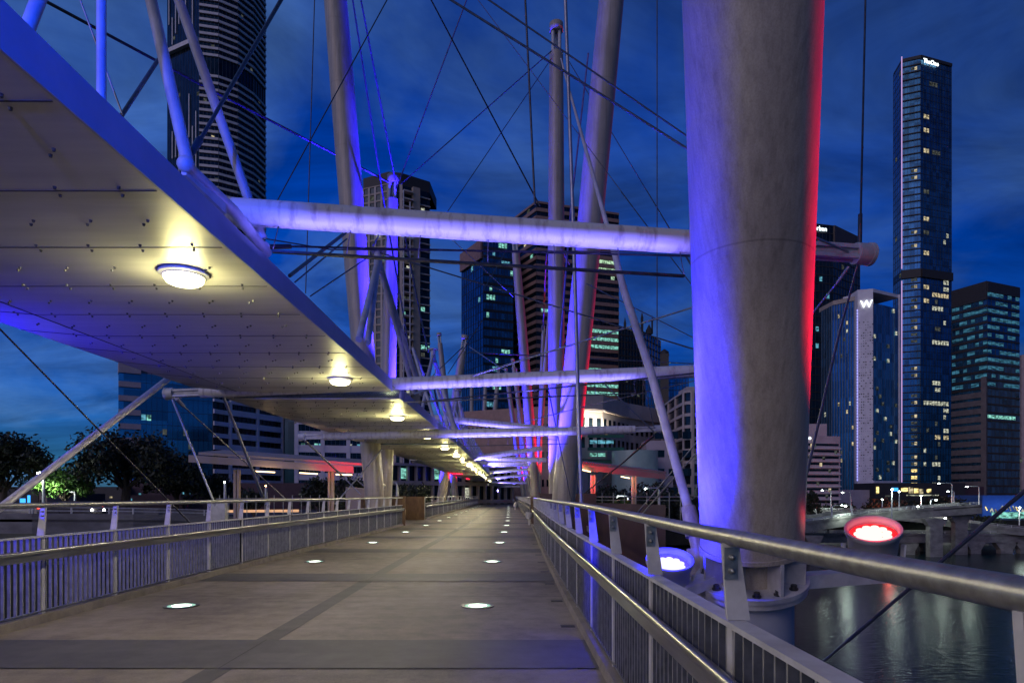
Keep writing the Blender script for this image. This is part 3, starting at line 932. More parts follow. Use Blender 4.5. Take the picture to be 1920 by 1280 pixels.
masts = [
 # label, base px/py/D, top px/py/D, r0, rm, r1, head
 ('thick mast rising out of the picture beyond the left shelter, blue on its right side', (708, 937, 32), (596, -420, 33), .44, .60, .42, False),
 ('mast with a capped head ending just above the first boom, left of centre', (722, 937, 36), (737, 328, 36), .30, .40, .31, True),
 ('straight mast with a capped head high in the centre of the sky', (1043, 927, 38), (1043, 44, 38), .42, .48, .40, True),
 ('thick leaning mast in front of the brown tower, right of centre', (1049, 927, 27), (1192, -480, 27.5), .47, .54, .44, False),
 ('slim mast leaning left in front of the brown tower', (1008, 927, 55), (964, 440, 55), .40, .42, .32, True),
 ('leaning mast with a capped head before the blue glass tower, lit red at its foot', (824, 937, 76), (872, 628, 74), .54, .55, .40, True),
 ('thin leaning mast with a small capped head beside the apartment tower', (856, 937, 98), (823, 624, 98), .50, .50, .36, True),
 ('thin pale mast just left of the straight capped mast', (1008, 930, 80), (1019, 610, 80), .30, .30, .22, True),
 ('small mast whose cap stands just above the second boom', (998, 930, 92), (961, 672, 92), .33, .33, .28, True),
 ('slim distant mast, upright, below the second boom, left of its row', (886, 936, 142), (884, 705, 142), .46, .50, .36, True),
 ('slim distant mast standing third from the left below the second boom', (900, 936, 172), (911, 700, 172), .55, .60, .45, True),
 ('slim distant mast leaning right below the middle of the second boom', (912, 936, 205), (935, 690, 205), .75, .85, .6, True),
 ('slim distant mast leaning left below the middle of the second boom', (985, 930, 105), (948, 690, 105), .36, .40, .30, True),
 ('slim distant mast leaning left toward the pale court wall', (992, 930, 112), (967, 690, 112), .38, .40, .30, True),
 ('faint mast close beside the red lit edge, right of the path end', (1001, 930, 70), (1032, 560, 70), .22, .26, .14, False),
]
def short(l): return ' '.join(l.split(',')[0].split()[:12])
for i, (lab, bp_, tp_, r0, rm, r1, hd) in enumerate(masts):
    base, top = at(*bp_), at(*tp_)
    base.z = -.4 if base.y < 110 else EYE-6.0
    mast(lab, base, top, r0, rm, r1, hd, n=36 if i < 5 else 20)
    D = base.y
    k = 1 if D < 45 else 1.5
    off_b = 1.6 if D < 45 else 1.9
    # blue flood on one side, red on the other
    high = i in (0, 1)
    sb = 1 if high else -1
    lb = Vector((base.x + sb*(1.25 if D < 45 else 1.9), base.y - (.45 if D < 45 else .6), 0.9 if base.x > 0 else 0.2))
    lr = Vector((base.x - sb*(1.35 if D < 45 else 1.9), base.y + (.5 if i < 4 else .2), 0.3))
    if high: lb = base + (top-base)*(5.6/(top.z-base.z)) + Vector((3.0, .1, 0)); lb.z = 4.9
    aim = base + (top-base)*(.55 if high else .62)
    small_flood('blue flood for the ' + short(lab), lb, aim, M['blue_lens'], BLUE, ((240000, 90000)[i] if high else 260000) if D < 45 else 160000, 46 if high else 36, .16, blend=.8)
    if not high:
        small_flood('red flood for the ' + short(lab), lr, aim, M['red_lens'], RED, 36000, 32, .16)

# unseen neighbours of the floods: they stand on the mast pair behind the camera and outside the left fence
small_flood('blue flood behind the camera aimed at the canopy edge', (-1.5, -2.4, 3.9), (-2.88, 3.1, 4.2), M['blue_lens'], (0.0, 0.05, 1.0), 4600, 22, .1)
small_flood('blue flood outside the left fence aimed up at the canopy', (-9.3, 8.8, 3.3), (-7.3, 9.6, 4.2), M['blue_lens'], BLUE, 1000, 125, .2, blend=.9)
small_flood('blue flood outside the left fence aimed along its slats', (-8.2, 5.0, 1.2), (-5.9, 8.4, .75), M['blue_lens'], BLUE, 230, 60, .1, blend=.9)

# ============================================================ STRUTS AND CABLES
def cable(label, pts, px, mat='cable', name='cable', cat='cable', n=8, group='stay cables'):
    """pts: list of (px, py, D); px: thickness in photo pixels at each point"""
    P = [at(*p) for p in pts]
    if not isinstance(px, (list, tuple)): px = [px]*len(pts)
    b = MB(); b.tube(P, [w_*p[2]/F/2 for w_, p in zip(px, pts)], n)
    o = b.build(name, M[mat]); return tag(o, label, cat, group)
def strut(label, pts, px, mat='strut'):
    return cable(label, pts, px, mat, 'strut', 'strut', 14, 'tubular struts over the canopy')
# canopy supports near the camera
strut('stubby tube rising from the canopy edge in the top left corner', [(95, -60, 4.2), (50, 58, 3.9)], 25)
strut('upright purple tube rising from the blue canopy edge at left', [(190, -250, 4.8), (190, 195, 4.62)], 17)
strut('left of two long tubes standing on the canopy edge before the round tower', [(200, -380, 6.4), (283, 0, 6.1), (352, 308, 5.85)], [18, 21, 23])
strut('right of two long tubes standing on the canopy edge before the round tower', [(210, -360, 6.6), (335, 0, 7.0), (492, 448, 7.6)], [18, 18, 18])
strut('tube running along the blue canopy edge between the two tall tubes', [(348, 312, 5.82), (440, 398, 6.8), (500, 474, 7.7)], [26, 22, 20])
for (px_, py_, D, r_, lb_) in ((348, 308, 5.8, .075, 'upper'), (496, 462, 7.6, .06, 'lower')):
    b = MB(); b.ball(at(px_, py_, D), r_, 14)
    tag(b.build('steel_node', M['white_steel']), 'cast steel ball joint at the %s end of the tube along the near canopy edge' % lb_, 'steel node')
b = MB(); b.bar(at(345, 318, 5.8), at(420, 392, 6.5), .05, .10)
tag(b.build('edge_plate', M['white_steel']), 'narrow steel plate under the tube along the blue canopy edge', 'steel plate')
strut('slanting prop from the left fence up to the canopy underside', [(-60, 995, 7.6), (0, 952, 8.2), (318, 708, 15.9)], [15, 14, 11])
for k in range(12):
    y = 24.5+6.2*k
    o_ = off(y)
    b = MB()
    b.tube([(CE-.1+o_, y, CH+.27), (CE-1.3+o_, y+2.6, CH+3.6)], .06, 8)
    b.tube([(CE-.1+o_, y+5.2, CH+.27), (CE-1.3+o_, y+2.6, CH+3.6)], .06, 8)
    tag(b.build('canopy_prop', M['strut']), 'pair of leaning tubes above the far canopy edge, %s pair counting away' % ('nearest' if k == 0 else ORD[k]), 'canopy prop', 'tube pairs along the far canopy edge')
    if k % 2 == 0: small_flood('small blue flood between tube pairs, %s along the far canopy edge' % ('nearest' if k == 0 else ORD[k//2]), (CE+.1+o_, y+2.6, CH+.55), (CE-.9+o_, y+5.4, CH+3.0), M['blue_lens'], BLUE, 420, 120, .07)
# tripod heads over the canopy
def quad(label, head, feet, w_, hw, body=True):
    H = at(*head)
    t = thing('canopy_tripod', label, 'tripod', H, 'splayed supports above the canopy')
    D = head[2]
    r_ = hw*D/F/2
    b = MB(); b.tube([H+Vector((0,0,r_*.2)), H-Vector((0,0,r_*4.2))], [r_*.8, r_], 14)
    b.tube([H+Vector((0,0,r_*.2)), H+Vector((0,0,r_*.5))], r_*1.7, 14)
    b.build('head', M['strut'], t)
    for f_ in feet:
        b = MB(); b.tube([H-Vector((0,0,r_*1.5)), at(*f_)], w_*D/F/2, 12)
        b.build('leg', M['strut'], t)
quad('four-legged support above the canopy in front of the apartment tower', (709, 474, 16.5), [(673, 636, 13.0), (690, 642, 13.6), (776, 735, 19.5), (790, 738, 20.3)], 10.5, 17)
quad('small purple four-legged support before the apartment tower base', (812, 657, 28), [(800, 712, 26), (790, 775, 24.5), (826, 706, 29), (834, 770, 30)], 6, 11)
quad('small blue splayed support where the third boom meets the canopy', (858, 733, 34), [(845, 800, 33), (842, 790, 36), (876, 806, 35), (869, 800, 33)], 4.5, 9)
strut('blue lit prop leaning into the third boom', [(826, 715, 26), (853, 808, 25.2)], [8, 10])
C = cable
C('long blue lit tie rod crossing the sky above the canopy to the capped mast', [(60, -11, 27), (360, 150, 31), (735, 345, 36)], [6.5, 5, 4])
C('thin rod leaning over the upright purple tube', [(140, -28, 5), (230, 216, 4.95)], 3.6, 'cable_pale')
C('short dark strut leaning up right from the blue canopy edge', [(228, 217, 4.95), (297, 112, 6.5)], [8, 7])
C('thick dark stay with a steel socket before the round tower', [(560, -55, 9.5), (530, -5, 9), (378, 258, 6.2), (374, 263, 6.1), (346, 309, 5.82)], [7, 7, 7, 14, 10])
C('thin upright wire left of the blue mast', [(591, -40, 12), (573, 550, 12)], 2)
C('thin wire slanting from top centre to the near boom', [(745, -35, 12), (520, 376, 9)], 2.2)
C('left of two purple rods running up beside the blue mast', [(655, -40, 30), (723, 400, 35.5)], 3.2)
C('right of two purple rods running up beside the blue mast', [(670, -35, 30), (741, 338, 35.8)], 3.2)
C('blue rod fanning up right from the capped mast', [(890, -40, 34), (752, 330, 35.8), (726, 392, 36)], 2.4)
C('dark wire slanting down right across the open sky', [(785, -44, 14), (1000, 363, 22), (1012, 386, 22)], 2.8)
C('thick dark stay running down to the big mast, lower of the pair', [(800, -28, 9), (845, 0, 8.8), (1292, 281, 6.1)], 4.5)
C('brownish stay running down to the big mast, upper of the pair', [(860, -30, 9.2), (916, 0, 9), (1292, 258, 6.2)], 3.4)
C('upright dark rod left of the capped centre mast', [(983, -40, 12), (1003, 384, 12)], 4)
C('long upright grey rod right of the capped centre mast', [(1056, -60, 10.5), (1060, 0, 10.5), (1074, 400, 10.5), (1090, 945, 10.5)], [6, 6.5, 7, 7.5], 'cable_pale')
strut('long tapered strut reaching from the sky down to the foot of the big mast', [(1052, 110, 11.5), (1062, 150, 11.4), (1138, 422, 10.2), (1152, 474, 9.9), (1170, 545, 9.6), (1221, 700, 8.9), (1294, 965, 7.9)], [3, 4, 9, 11, 14, 16, 18])
b = MB()
b.tube([at(1290, 950, 7.9), at(1302, 1005, 7.75)], [.085, .105], 20)
b.tube([at(1302, 1005, 7.75), at(1308, 1030, 7.7)], [.075, .07], 16)
b.tube([at(1308, 1028, 7.7), at(1316, 1120, 7.6)], .13, 20)
tag(b.build('pipe_socket', M['mast']), 'grey pipe socket where the tapered strut lands beside the big mast', 'pipe socket')
C('dark wire from the capped centre mast head to the left capped mast', [(1034, 96, 37.5), (752, 345, 36)], 2)
C('faint wire from the capped centre mast head down to the near boom', [(1034, 110, 37.5), (839, 397, 33)], 1.5)
C('faint wire slanting down right behind the centre masts', [(890, -8, 26), (920, 32, 26), (1216, 427, 22)], 1.4)
C('faint wire slanting down right from the capped mast head', [(1060, 104, 37), (1256, 430, 28), (1305, 515, 26)], 1.5)
C('thin upright wire between the masts and the big mast', [(1232, -40, 12), (1232, 644, 12)], 2)
C('upright dark rod holding up the right end of the near boom', [(1624, -60, 8.5), (1614, 400, 8.4), (1613, 402, 8.4), (1612, 462, 8.4)], [3.6, 4, 8, 8])
C('dark tie running level just under the near boom, lower of the pair', [(500, 463, 7.7), (545, 462, 7.9), (546, 462, 7.9), (1305, 480, 8.4)], [10, 9, 4, 4])
C('dark tie running level just under the near boom, upper of the pair', [(500, 448, 7.7), (620, 468, 8.6), (1305, 473, 8.6)], [2.5, 2.5, 2.5])
C('thick blue dark tie slanting up to the blue mast', [(543, 517, 9.5), (648, 436, 20)], [7, 6])
C('thin tie slanting up to the blue mast below its thick neighbour', [(553, 529, 9.5), (650, 448, 20)], 3)
C('dark wire from the canopy edge up to the four-legged support', [(582, 555, 10.5), (698, 477, 16.4)], 2.6)
C('dark wire from the four-legged support down to the big mast', [(710, 473, 16.5), (968, 552, 13), (1306, 656, 9)], [2.6, 2.6, 2.8])
C('grey rod climbing from the canopy end to the big mast', [(778, 738, 19), (1040, 656, 13), (1306, 574, 9.5)], [4, 3.6, 3.4], 'cable_pale')
C('dark wire running level just under the second boom', [(794, 753, 19), (1040, 727, 15), (1306, 699, 12)], 3)
C('blue wire crossing behind the tapered strut', [(1100, 532, 20), (1306, 636, 12)], 2)
C('wire slanting down right to the upper part of the big mast', [(1165, 360, 16), (1306, 546, 12)], 2)
C('short wire slanting behind the big mast edge near the boom', [(1213, 358, 14), (1306, 512, 12)], 2)
C('red tinted wire climbing right past the leaning mast', [(985, 790, 32), (1084, 765, 25), (1306, 713, 14)], 1.8)
C('pale wire dropping right from under the second boom to the third boom end', [(1127, 713, 23), (1225, 808, 24.4)], 2.4, 'cable_pale')
C('short pale wire dropping to the third boom end behind the tapered strut', [(1205, 708, 22), (1226, 800, 24.4)], 1.8, 'cable_pale')
C('dark rod slanting down left from the third boom end', [(1226, 816, 24.4), (1168, 867, 27), (1095, 925, 30)], [5, 3, 2.4])
C('upper of two pale wires sloping behind the tapered strut to the fence', [(1312, 822, 12), (1196, 960, 16)], 2.4, 'cable_pale')
C('lower of two pale wires sloping behind the tapered strut to the fence', [(1312, 842, 12), (1205, 962, 16)], 2.8, 'cable_pale')
C('blue wire running level from the small capped mast', [(878, 660, 60), (1095, 672, 45), (1306, 682, 30)], [2.4, 2, 1.8])
C('purple rod leaning right across the apartment tower', [(757, 428, 36), (790, 600, 33), (803, 660, 29)], 3.4)
C('second purple rod hugging the capped mast', [(729, 432, 35.5), (766, 645, 30)], 3.2)
C('short red rod just left of the four-legged support', [(716, 430, 36), (700, 460, 30)], 3)
C('red lit rod left of the straight capped mast', [(1025, 470, 50), (1018, 618, 60)], 3)
C('rod lit blue then red along the leaning mast', [(1103, 100, 25), (1071, 385, 26), (1050, 650, 26.5)], [3, 3.4, 3.4])
C('short red rod between the two centre masts', [(1052, 466, 30), (1068, 496, 30)], 3)
C('red rod dropping behind the blue prop', [(814, 728, 40), (826, 785, 42)], 4)
C('blue wire falling left before the blue glass tower', [(962, 448, 50), (906, 545, 42)], 2.2)
C('pale wire falling right before the blue glass tower', [(838, 440, 20), (962, 556, 28)], 1.6, 'cable_pale')
C('wire rising right from the small capped mast head', [(840, 700, 58), (905, 600, 50)], 1.5)
C('pair wire from the small capped mast falling right', [(880, 650, 60), (955, 700, 50)], 1.8, 'cable_pale')
C('wire from the thin capped mast falling left', [(868, 650, 60), (800, 715, 45)], 1.8)
C('long wire dropping across the leaning mast foot', [(1028, 730, 30), (1072, 945, 22)], 2.2)
C('dark stay crossing the left sky down to the fence', [(-60, 557, 8.2), (0, 617, 8.6), (358, 981, 13.5)], [3.6, 3.6, 3])
C('pale stay falling from the second boom left end, steeper of two', [(323, 748, 16.7), (404, 948, 17)], 4.4, 'cable_pale')
C('pale stay falling from the second boom left end, flatter of two', [(331, 747, 16.7), (345, 762, 17), (346, 763, 17), (545, 944, 26)], [8, 6, 2.8, 2.4], 'cable_pale')
C('purple rod falling from the canopy gap to the left fence', [(418, 741, 17), (492, 930, 21)], 6, 'cable_pale')
C('pair of purple wires falling from the third boom left end', [(572, 826, 25), (645, 895, 30)], 3.4, 'cable_pale')
C('rod rising from the left fence to the thick blue mast', [(628, 945, 28), (716, 842, 31)], 3, 'cable_pale')
C('upper cross wire behind the left shelter end', [(640, 890, 33), (676, 926, 31)], 2, 'cable_pale')
C('lower cross wire behind the left shelter end', [(659, 891, 33), (690, 917, 33)], 2, 'cable_pale')
C('dark rod with turnbuckle slanting over the river at lower right', [(1990, 862, 5.2), (1778, 1041, 4.9), (1602, 1190, 4.65), (1590, 1200, 4.6), (1588, 1202, 4.6), (1533, 1249, 4.5)], [8, 7.5, 6.5, 7, 5, 4.5])
C('stay with a steel socket below the right end of the near boom', [(1592, 500, 8.4), (1570, 530, 8.5), (1569, 531, 8.5), (1505, 610, 9)], [8, 7, 4, 4], 'cable_pale')
C('long stay dropping from the near boom end past the dark tower', [(1608, 497, 8.4), (1572, 630, 9.4), (1512, 890, 11)], [4, 5, 6], 'cable_pale')
C('wire from the mast edge to the near boom end fitting', [(1515, 440, 7.4), (1590, 472, 8.3)], 5, 'cable_pale')

# ============================================================ SHELTERS
def shelter(label, L, Rr, D, ztop, posts, foot, dl, grp='platform shelters'):
    """low canopy with posts; L/Rr roof pixel ends"""
    a, c = at(L[0], L[1], D[0]), at(Rr[0], Rr[1], D[1])
    t = thing('shelter', label, 'shelter', (a+c)/2, grp)
    dirv = (c-a); back = Vector((0, dl, .35))
    b = MB(); b.obox(a, dirv, back, Vector((0,0,.14)))
    b.build('roof', M['tan'], t)
    b = MB(); b.obox(a+Vector((-.5 if L[0] < 800 else 0, -.1, -.42)), dirv*.98, Vector((0, .12, 0)), Vector((0,0,.40)))
    b.build('fascia_beam', M['tan'], t)
    for (px_, py0, py1, D_) in posts:
        p0 = at(px_, py0, D_); p1 = at(px_, py1, D_)
        b = MB()
        b.box((p0.x-.17, D_, foot), (p0.x-.03, D_+.2, p1.z)); b.box((p0.x+.03, D_, foot), (p0.x+.17, D_+.2, p1.z))
        b.build('post', M['tan'], t)
    return t
shelter('long pale shelter behind the left fence, its right end lit red', (372, 852, 36), (686, 873, 36)[:2]+(36,), (36, 37), 0, [(443, 945, 880, 37), (620, 940, 880, 38)], -.2, 3.2)
tubes = [((478, 883, 36), (515, 885, 36)), ((562, 886, 36.5), (595, 888, 36.5)), ((630, 889, 37), (660, 890, 37))]
def tube_light(label, a, c, wt):
    A, Bp = at(*a), at(*c)
    b = MB(); b.bar(A, Bp, .10, .06)
    o = b.build('tube_light', M['tube_glow']); tag(o, label, 'tube light', 'strip lights under the shelters')
    if wt: point('tube_light_glow', (A+Bp)/2 + Vector((0, -.1, -.25)), (1.0, .66, .36), wt, .15)
tube_light('leftmost strip light under the left shelter', *tubes[0], 22)
tube_light('middle strip light under the left shelter', *tubes[1], 22)
tube_light('strip light at the red end of the left shelter', *tubes[2], 22)
a = at(680, 900, 35.5)
small_flood('red floodlight below the end of the left shelter', at(716, 908, 33.6), at(650, 868, 36.2), M['red_lens'], RED, 1300, 34, .1)
shelter('shelter with a red lit roof on the right platform', (1079, 868, 44), (1250, 888, 46), (44, 47), 0, [(1112, 943, 890, 45), (1189, 945, 893, 46.5)], -.3, 4)
tube_light('strip light at the red end of the right shelter', (1090, 880, 43.8), (1107, 884, 44.2), 40)
tube_light('strip light near the dim end of the right shelter', (1165, 893, 46), (1180, 896, 46.3), 40)
small_flood('red floodlight below the right shelter roof', at(1060, 905, 42.2), at(1105, 866, 45), M['red_lens'], RED, 1400, 80, .1)
# platform walls behind the right fence
t = thing('platform_wall', 'dark maroon wall of the platform behind the right fence', 'wall', at(1130, 980, 36))
a, c = at(1012, 925, 31), at(1118, 926, 29)
b = MB(); b.obox((a.x, a.y, -1.2), (c.x-a.x, c.y-a.y, 0), (0, .2, 0), (0, 0, a.z+1.2)); b.build('tall_panel', M['maroon'], t)
a, c = at(1119, 942, 29), at(1248, 944, 22)
b = MB(); b.obox((a.x, a.y, -1.6), (c.x-a.x, c.y-a.y, 0), (0, .2, 0), (0, 0, a.z+1.6)); b.build('low_panel', M['maroon'], t)
b = MB()
p0 = at(1119, 941, 30)
for k in range(9):
    q = at(1108+k*21, 942, 40-k)
    b.tube([(q.x, q.y, .1), (q.x, q.y, 1.75)], .03, 6)
b.tube([at(1105, 931, 40), at(1282, 931, 33)], .035, 8); b.tube([at(1105, 937, 40), at(1282, 938, 33)], .025, 6)
tag(b.build('railing', M['galv']), 'thin railing behind the right platform wall', 'railing')
b = MB()
for k in range(18):
    q = at(412+k*17, 942, 36)
    b.tube([(q.x, 36, .2), (q.x, 36, 1.60)], .022, 6)
b.tube([at(405, 935, 36), at(715, 934, 36)], .03, 8); b.tube([at(405, 940, 36), at(715, 939, 36)], .02, 6)
tag(b.build('railing', M['galv']), 'thin railing of the left platform behind the fence', 'railing')
b = MB(); a = at(408, 938, 20.5)
b.box((a.x-.28, 20.4, .1), (a.x+.28, 20.6, 1.45))
tag(b.build('steel_screen', M['white_steel']), 'grey steel panel where the left fence meets the stays', 'panel')
b = MB()
b.box((at(420, 0, 34).x, 38, -.6), (at(700, 0, 38).x, 41, .35))
tag(b.build('ramp_parapet', M['tan']), 'low parapet of the ramp behind the left fence', 'parapet')
b = MB(); q0 = at(648, 940, 35); q1 = at(696, 925, 35)
b.add([(q0.x, 35, .5), (q1.x, 35, .5), (q1.x, 35, 1.9), (q0.x, 35, 2.05), (q0.x, 37, .5), (q1.x, 37, .5), (q1.x, 37, 1.9), (q0.x, 37, 2.05)],
      [(0,1,2,3),(7,6,5,4),(1,5,6,2),(4,0,3,7),(3,2,6,7),(4,5,1,0)])
tag(b.build('stone_block', M['tan']), 'sloping stone block at the foot of the thick blue mast', 'stone block')

# ============================================================ BUILDINGS
def xyz_roof(x, y, H):
    """point of a roofline pixel for a roof H metres above the eye"""
    D = H*F/(CY-y)
    return Vector(((x-CX)/F*D, D))
def facade(B, A, C, z0, z1, nf, nb, band=0.0, bmat=None, bd=.2, fin=0.0, fmat=None, fd=.12, lit=0.0, mats=(), wfrac=.8, hfrac=.55,
           cells=None, rng=None, name='window', maxw=60, runs=False):
    A = Vector((A[0], A[1], 0)); C = Vector((C[0], C[1], 0))
    d = C - A; L = d.length; d.normalize()
    n = Vector((d.y, -d.x, 0))
    if n.dot(Vector((0,0,0)) - (A+C)/2) < 0: n = -n
    fh = (z1-z0)/nf; bw = L/nb
    if band and bmat:
        b = MB()
        for i in range(nf+1):
            zb = z0+i*fh
            b.obox(A+Vector((0,0,zb))+n*.004, d*L, n*bd, Vector((0,0,band*fh if i < nf else band*fh*.6)))
        b.build('spandrel', bmat, B)
    if fin and fmat:
        b = MB()
        for j in range(nb+1):
            b.obox(A+d*(j*bw-fin/2)+Vector((0,0,z0))+n*.006, d*fin, n*fd, Vector((0,0,z1-z0)))
        b.build('mullion', fmat, B)
    rng = rng or random
    todo = []
    if cells: todo = list(cells)
    else:
        for i in range(nf):
            j = 0
            while j < nb:
                if rng.random() < lit:
                    ln = rng.choice([1, 1, 2, 3]) if runs else 1
                    mt_ = rng.choice(mats)
                    for q in range(ln):
                        if j+q < nb: todo.append((i, j+q, mt_))
                    j += ln
                j += 1
        if len(todo) > maxw: todo = rng.sample(todo, maxw)
    cache = {}
    for (i, j, mk) in todo:
        key = mk
        if key not in cache:
            b = MB()
            wv = d*bw*wfrac; hv = Vector((0,0,fh*hfrac))
            b.obox(-wv/2+n*.0, wv, n*.05, hv)
            o = b.build(name, M[mk], B); cache[key] = o
        else:
            o = cache[key].copy(); COL.objects.link(o); o.parent = B
        base = wloc(B)
        pos = A + d*((j+.5)*bw) + Vector((0,0,z0+i*fh+fh*(band + (1-band-hfrac)/2 if band else (1-hfrac)/2))) + n*.03
        if o is cache[key] and not o.get('placed'):
            # mesh was built relative to the building's empty: undo that offset
            o.data.transform(Matrix.Translation(base))
            o['placed'] = 1
        o.location = pos - base
    for o in cache.values():
        if 'placed' in o: pass

def clean(B):
    for o in B.children:
        if 'placed' in o: del o['placed']

def building(name, label, pts, H, back, body, zbase=-5.0, cat='building', grp=None, body_name='glazing'):
    """pts: visible roof corner pixels left to right; H roof height above the eye"""
    P = [xyz_roof(x, y, H) for x, y in pts]
    mid = sum((p.y for p in P))/len(P)
    mx = sum((p.x for p in P))/len(P)
    poly = [(p.x, p.y) for p in P]
    dirb = Vector((mx, mid)).normalized()*back
    poly += [(P[-1].x+dirb.x, P[-1].y+dirb.y), (P[0].x+dirb.x, P[0].y+dirb.y)]
    B = thing(name, label, cat, (mx, mid, zbase), grp)
    b = MB(); b.prism(poly, zbase, EYE+H); b.build(body_name, body, B)
    return B, P, EYE+H

rg = random.Random(3)
# --- round balcony tower, upper left
H = 275.0
B, P, zt = building('apartment_tower', 'round dark tower ringed with pale balconies, cut off by the top of the picture',
    [(314, -60), (374, -92), (410, -86), (445, -70), (474, -45), (497, -12)], H, 34, M['glass_dark'])
cn = [Vector((p.x, p.y, 0)) for p in P]
nfl = 80; fh = (zt+5)/nfl
for (i0, i1, mat_, hh, dd, nm) in ((0, nfl, M['balc'], 1.15, 1.3, 'balcony_band'),):
    for i in range(19, nfl):
        b = MB()
        if i in (63, 64): continue
        z = -5+i*fh
        for k in range(1, 5):
            a, c = cn[k], cn[k+1]
            dd_ = (c-a); nn = Vector((dd_.y, -dd_.x, 0)).normalized()
            if nn.y > 0: nn = -nn
            s0 = 1.2 if True else 0
            last = k == 4 and i < 40 and i % 5 < 2
            if last: continue
            b.obox(a+nn*.02+Vector((0,0,z)), dd_, nn*.8, Vector((0,0,1.25)))
        b.build(nm, mat_, B)
# curved sky-lobby slab and vertical fins on the left side
b = MB(); a, c = cn[0], cn[1]; dd_ = c-a; nn = Vector((dd_.y, -dd_.x, 0)).normalized(); nn = nn if nn.y < 0 else -nn
zs = EYE + (CY-72)/F*P[1].y
b.obox(a+Vector((0,0,zs-2)), dd_, nn*2.0, Vector((0,0,2.2)))
b.build('lobby_slab', M['balc'], B)
b = MB(); r2 = random.Random(5)
for j in range(9):
    z = 60
    while z < zt:
        ln = r2.choice([14, 22, 30]); 
        if r2.random() < .62 and not (zs-16 < z+ln and z < zs+2):
            b.obox(a+dd_*(.06+j*.105)+Vector((0,0,z)), dd_.normalized()*.55, nn*.5, Vector((0,0,ln)))
        z += ln+r2.choice([3, 6, 12])
b.build('wall_fin', M['balc'], B)
facade(B, P[0], P[1], -5, zt, 92, 12, 0, None, 0, .1, M['mullion'], .1, lit=.012, mats=('w_dim',), rng=rg)
for k in range(1, 5):
    facade(B, P[k], P[k+1], -5, zt, 92, 5, 0, None, 0, .25, M['mullion'], .3, lit=.04, mats=('w_dim', 'w_dim', 'w_warm'), rng=rg, maxw=9, hfrac=.5)
clean(B)

# --- apartment tower with black crown
H = 126.0
B, P, zt = building('apartment_tower', 'apartment tower with an angular black crown and stacked balconies',
    [(681, 356), (728, 346), (752, 347), (806, 362)], H, 22, M['glass_dark'])
b = MB()
def rz(p, y): return EYE + (CY-y)/F*p.y
c4 = [Vector((p.x, p.y, 0)) for p in P]
tops = [rz(P[0], 335), rz(P[1], 322), rz(P[2], 324), rz(P[3], 341)]
bk = [p+Vector((1, 16, 0)) for p in (c4[0], c4[-1])]
b.add([c4[0]+Vector((0,0,zt)), c4[1]+Vector((0,0,zt)), c4[2]+Vector((0,0,zt)), c4[3]+Vector((0,0,zt)), bk[1]+Vector((0,0,zt)), bk[0]+Vector((0,0,zt)),
       c4[0]+Vector((0,0,tops[0])), c4[1]+Vector((0,0,tops[1])), c4[2]+Vector((0,0,tops[2])), c4[3]+Vector((0,0,tops[3])), bk[1]+Vector((0,0,tops[3])), bk[0]+Vector((0,0,tops[0]))],
      [(i, (i+1) % 6, 6+(i+1) % 6, 6+i) for i in range(6)] + [(6,7,8,9,10,11)])
b.build('crown', M['charcoal'], B)
facade(B, P[0], P[1], -5, zt, 42, 4, .22, M['tan'], .3, .9, M['cream'], .35, lit=.10, mats=('w_dim', 'w_teal', 'w_white'), rng=rg)
facade(B, P[1], P[2], -5, zt, 42, 2, .18, M['charcoal'], .3, 1.1, M['cream'], .5, lit=.08, mats=('w_dim',), rng=rg)
# balconies on the right face
a, c = c4[2], c4[3]; dd_ = c-a; nn = Vector((dd_.y, -dd_.x, 0)).normalized(); nn = nn if nn.y < 0 else -nn
fh = (zt+5)/42
for i in range(3, 42):
    b = MB(); b.obox(a+Vector((0,0,-5+i*fh))+dd_*.02, dd_*.32, nn*2.6, Vector((0,0,.6))); b.build('balcony_slab', M['cream'], B)
    b = MB(); b.obox(a+Vector((0,0,-5+i*fh))+dd_*.62, dd_*.38, nn*.6, Vector((0,0,.5))); b.build('window_ledge', M['cream'], B)
b = MB()
b.obox(a+dd_*.36+nn*.01-Vector((0,0,5)), dd_*.24, nn*1.6, Vector((0,0,zt+5)))
b.build('concrete_spine', M['tan'], B)
b = MB(); b.obox(a+dd_*-.02-Vector((0,0,5))+nn*2.4, dd_*.03, nn*.3, Vector((0,0,zt+2)));
b.obox(a+dd_*.20-Vector((0,0,5))+nn*2.4, dd_*.03, nn*.3, Vector((0,0,zt-2)))
b.build('balcony_column', M['white_clad'], B)
facade(B, P[2], P[3], -5, zt, 42, 6, 0, None, 0, 0, None, lit=.13, mats=('w_teal', 'w_teal', 'w_white', 'w_dim'), rng=rg, runs=True)
clean(B)

# --- blue glass tower and its dark flank
H = 130.0
B, P, zt = building('office_tower', 'dark blue glass tower left of the brown tower', [(866, 478), (906, 449), (962, 458)], H, 30, M['glass_navy'])
facade(B, P[0], P[1], -5, zt, 30, 9, .06, M['mullion'], .12, .18, M['mullion_pale'], .2, lit=.02, mats=('w_cyan',), rng=rg)
facade(B, P[1], P[2], -5, zt, 30, 10, .3, M['charcoal'], .15, .12, M['mullion'], .2, lit=.085, mats=('w_teal', 'w_teal', 'w_cyan'), rng=rg, runs=True, maxw=75)
b = MB(); a = Vector((*P[0], 0)); c = Vector((*P[1], 0)); dd_ = c-a; nn = Vector((dd_.y, -dd_.x, 0)).normalized(); nn = nn if nn.y < 0 else -nn
b.obox(a+Vector((0,0,zt-9.5))+nn*.3, dd_*.98, nn*1.0, Vector((0,0,9.6)))
b.build('sign_panel', M['brown'], B)
clean(B)

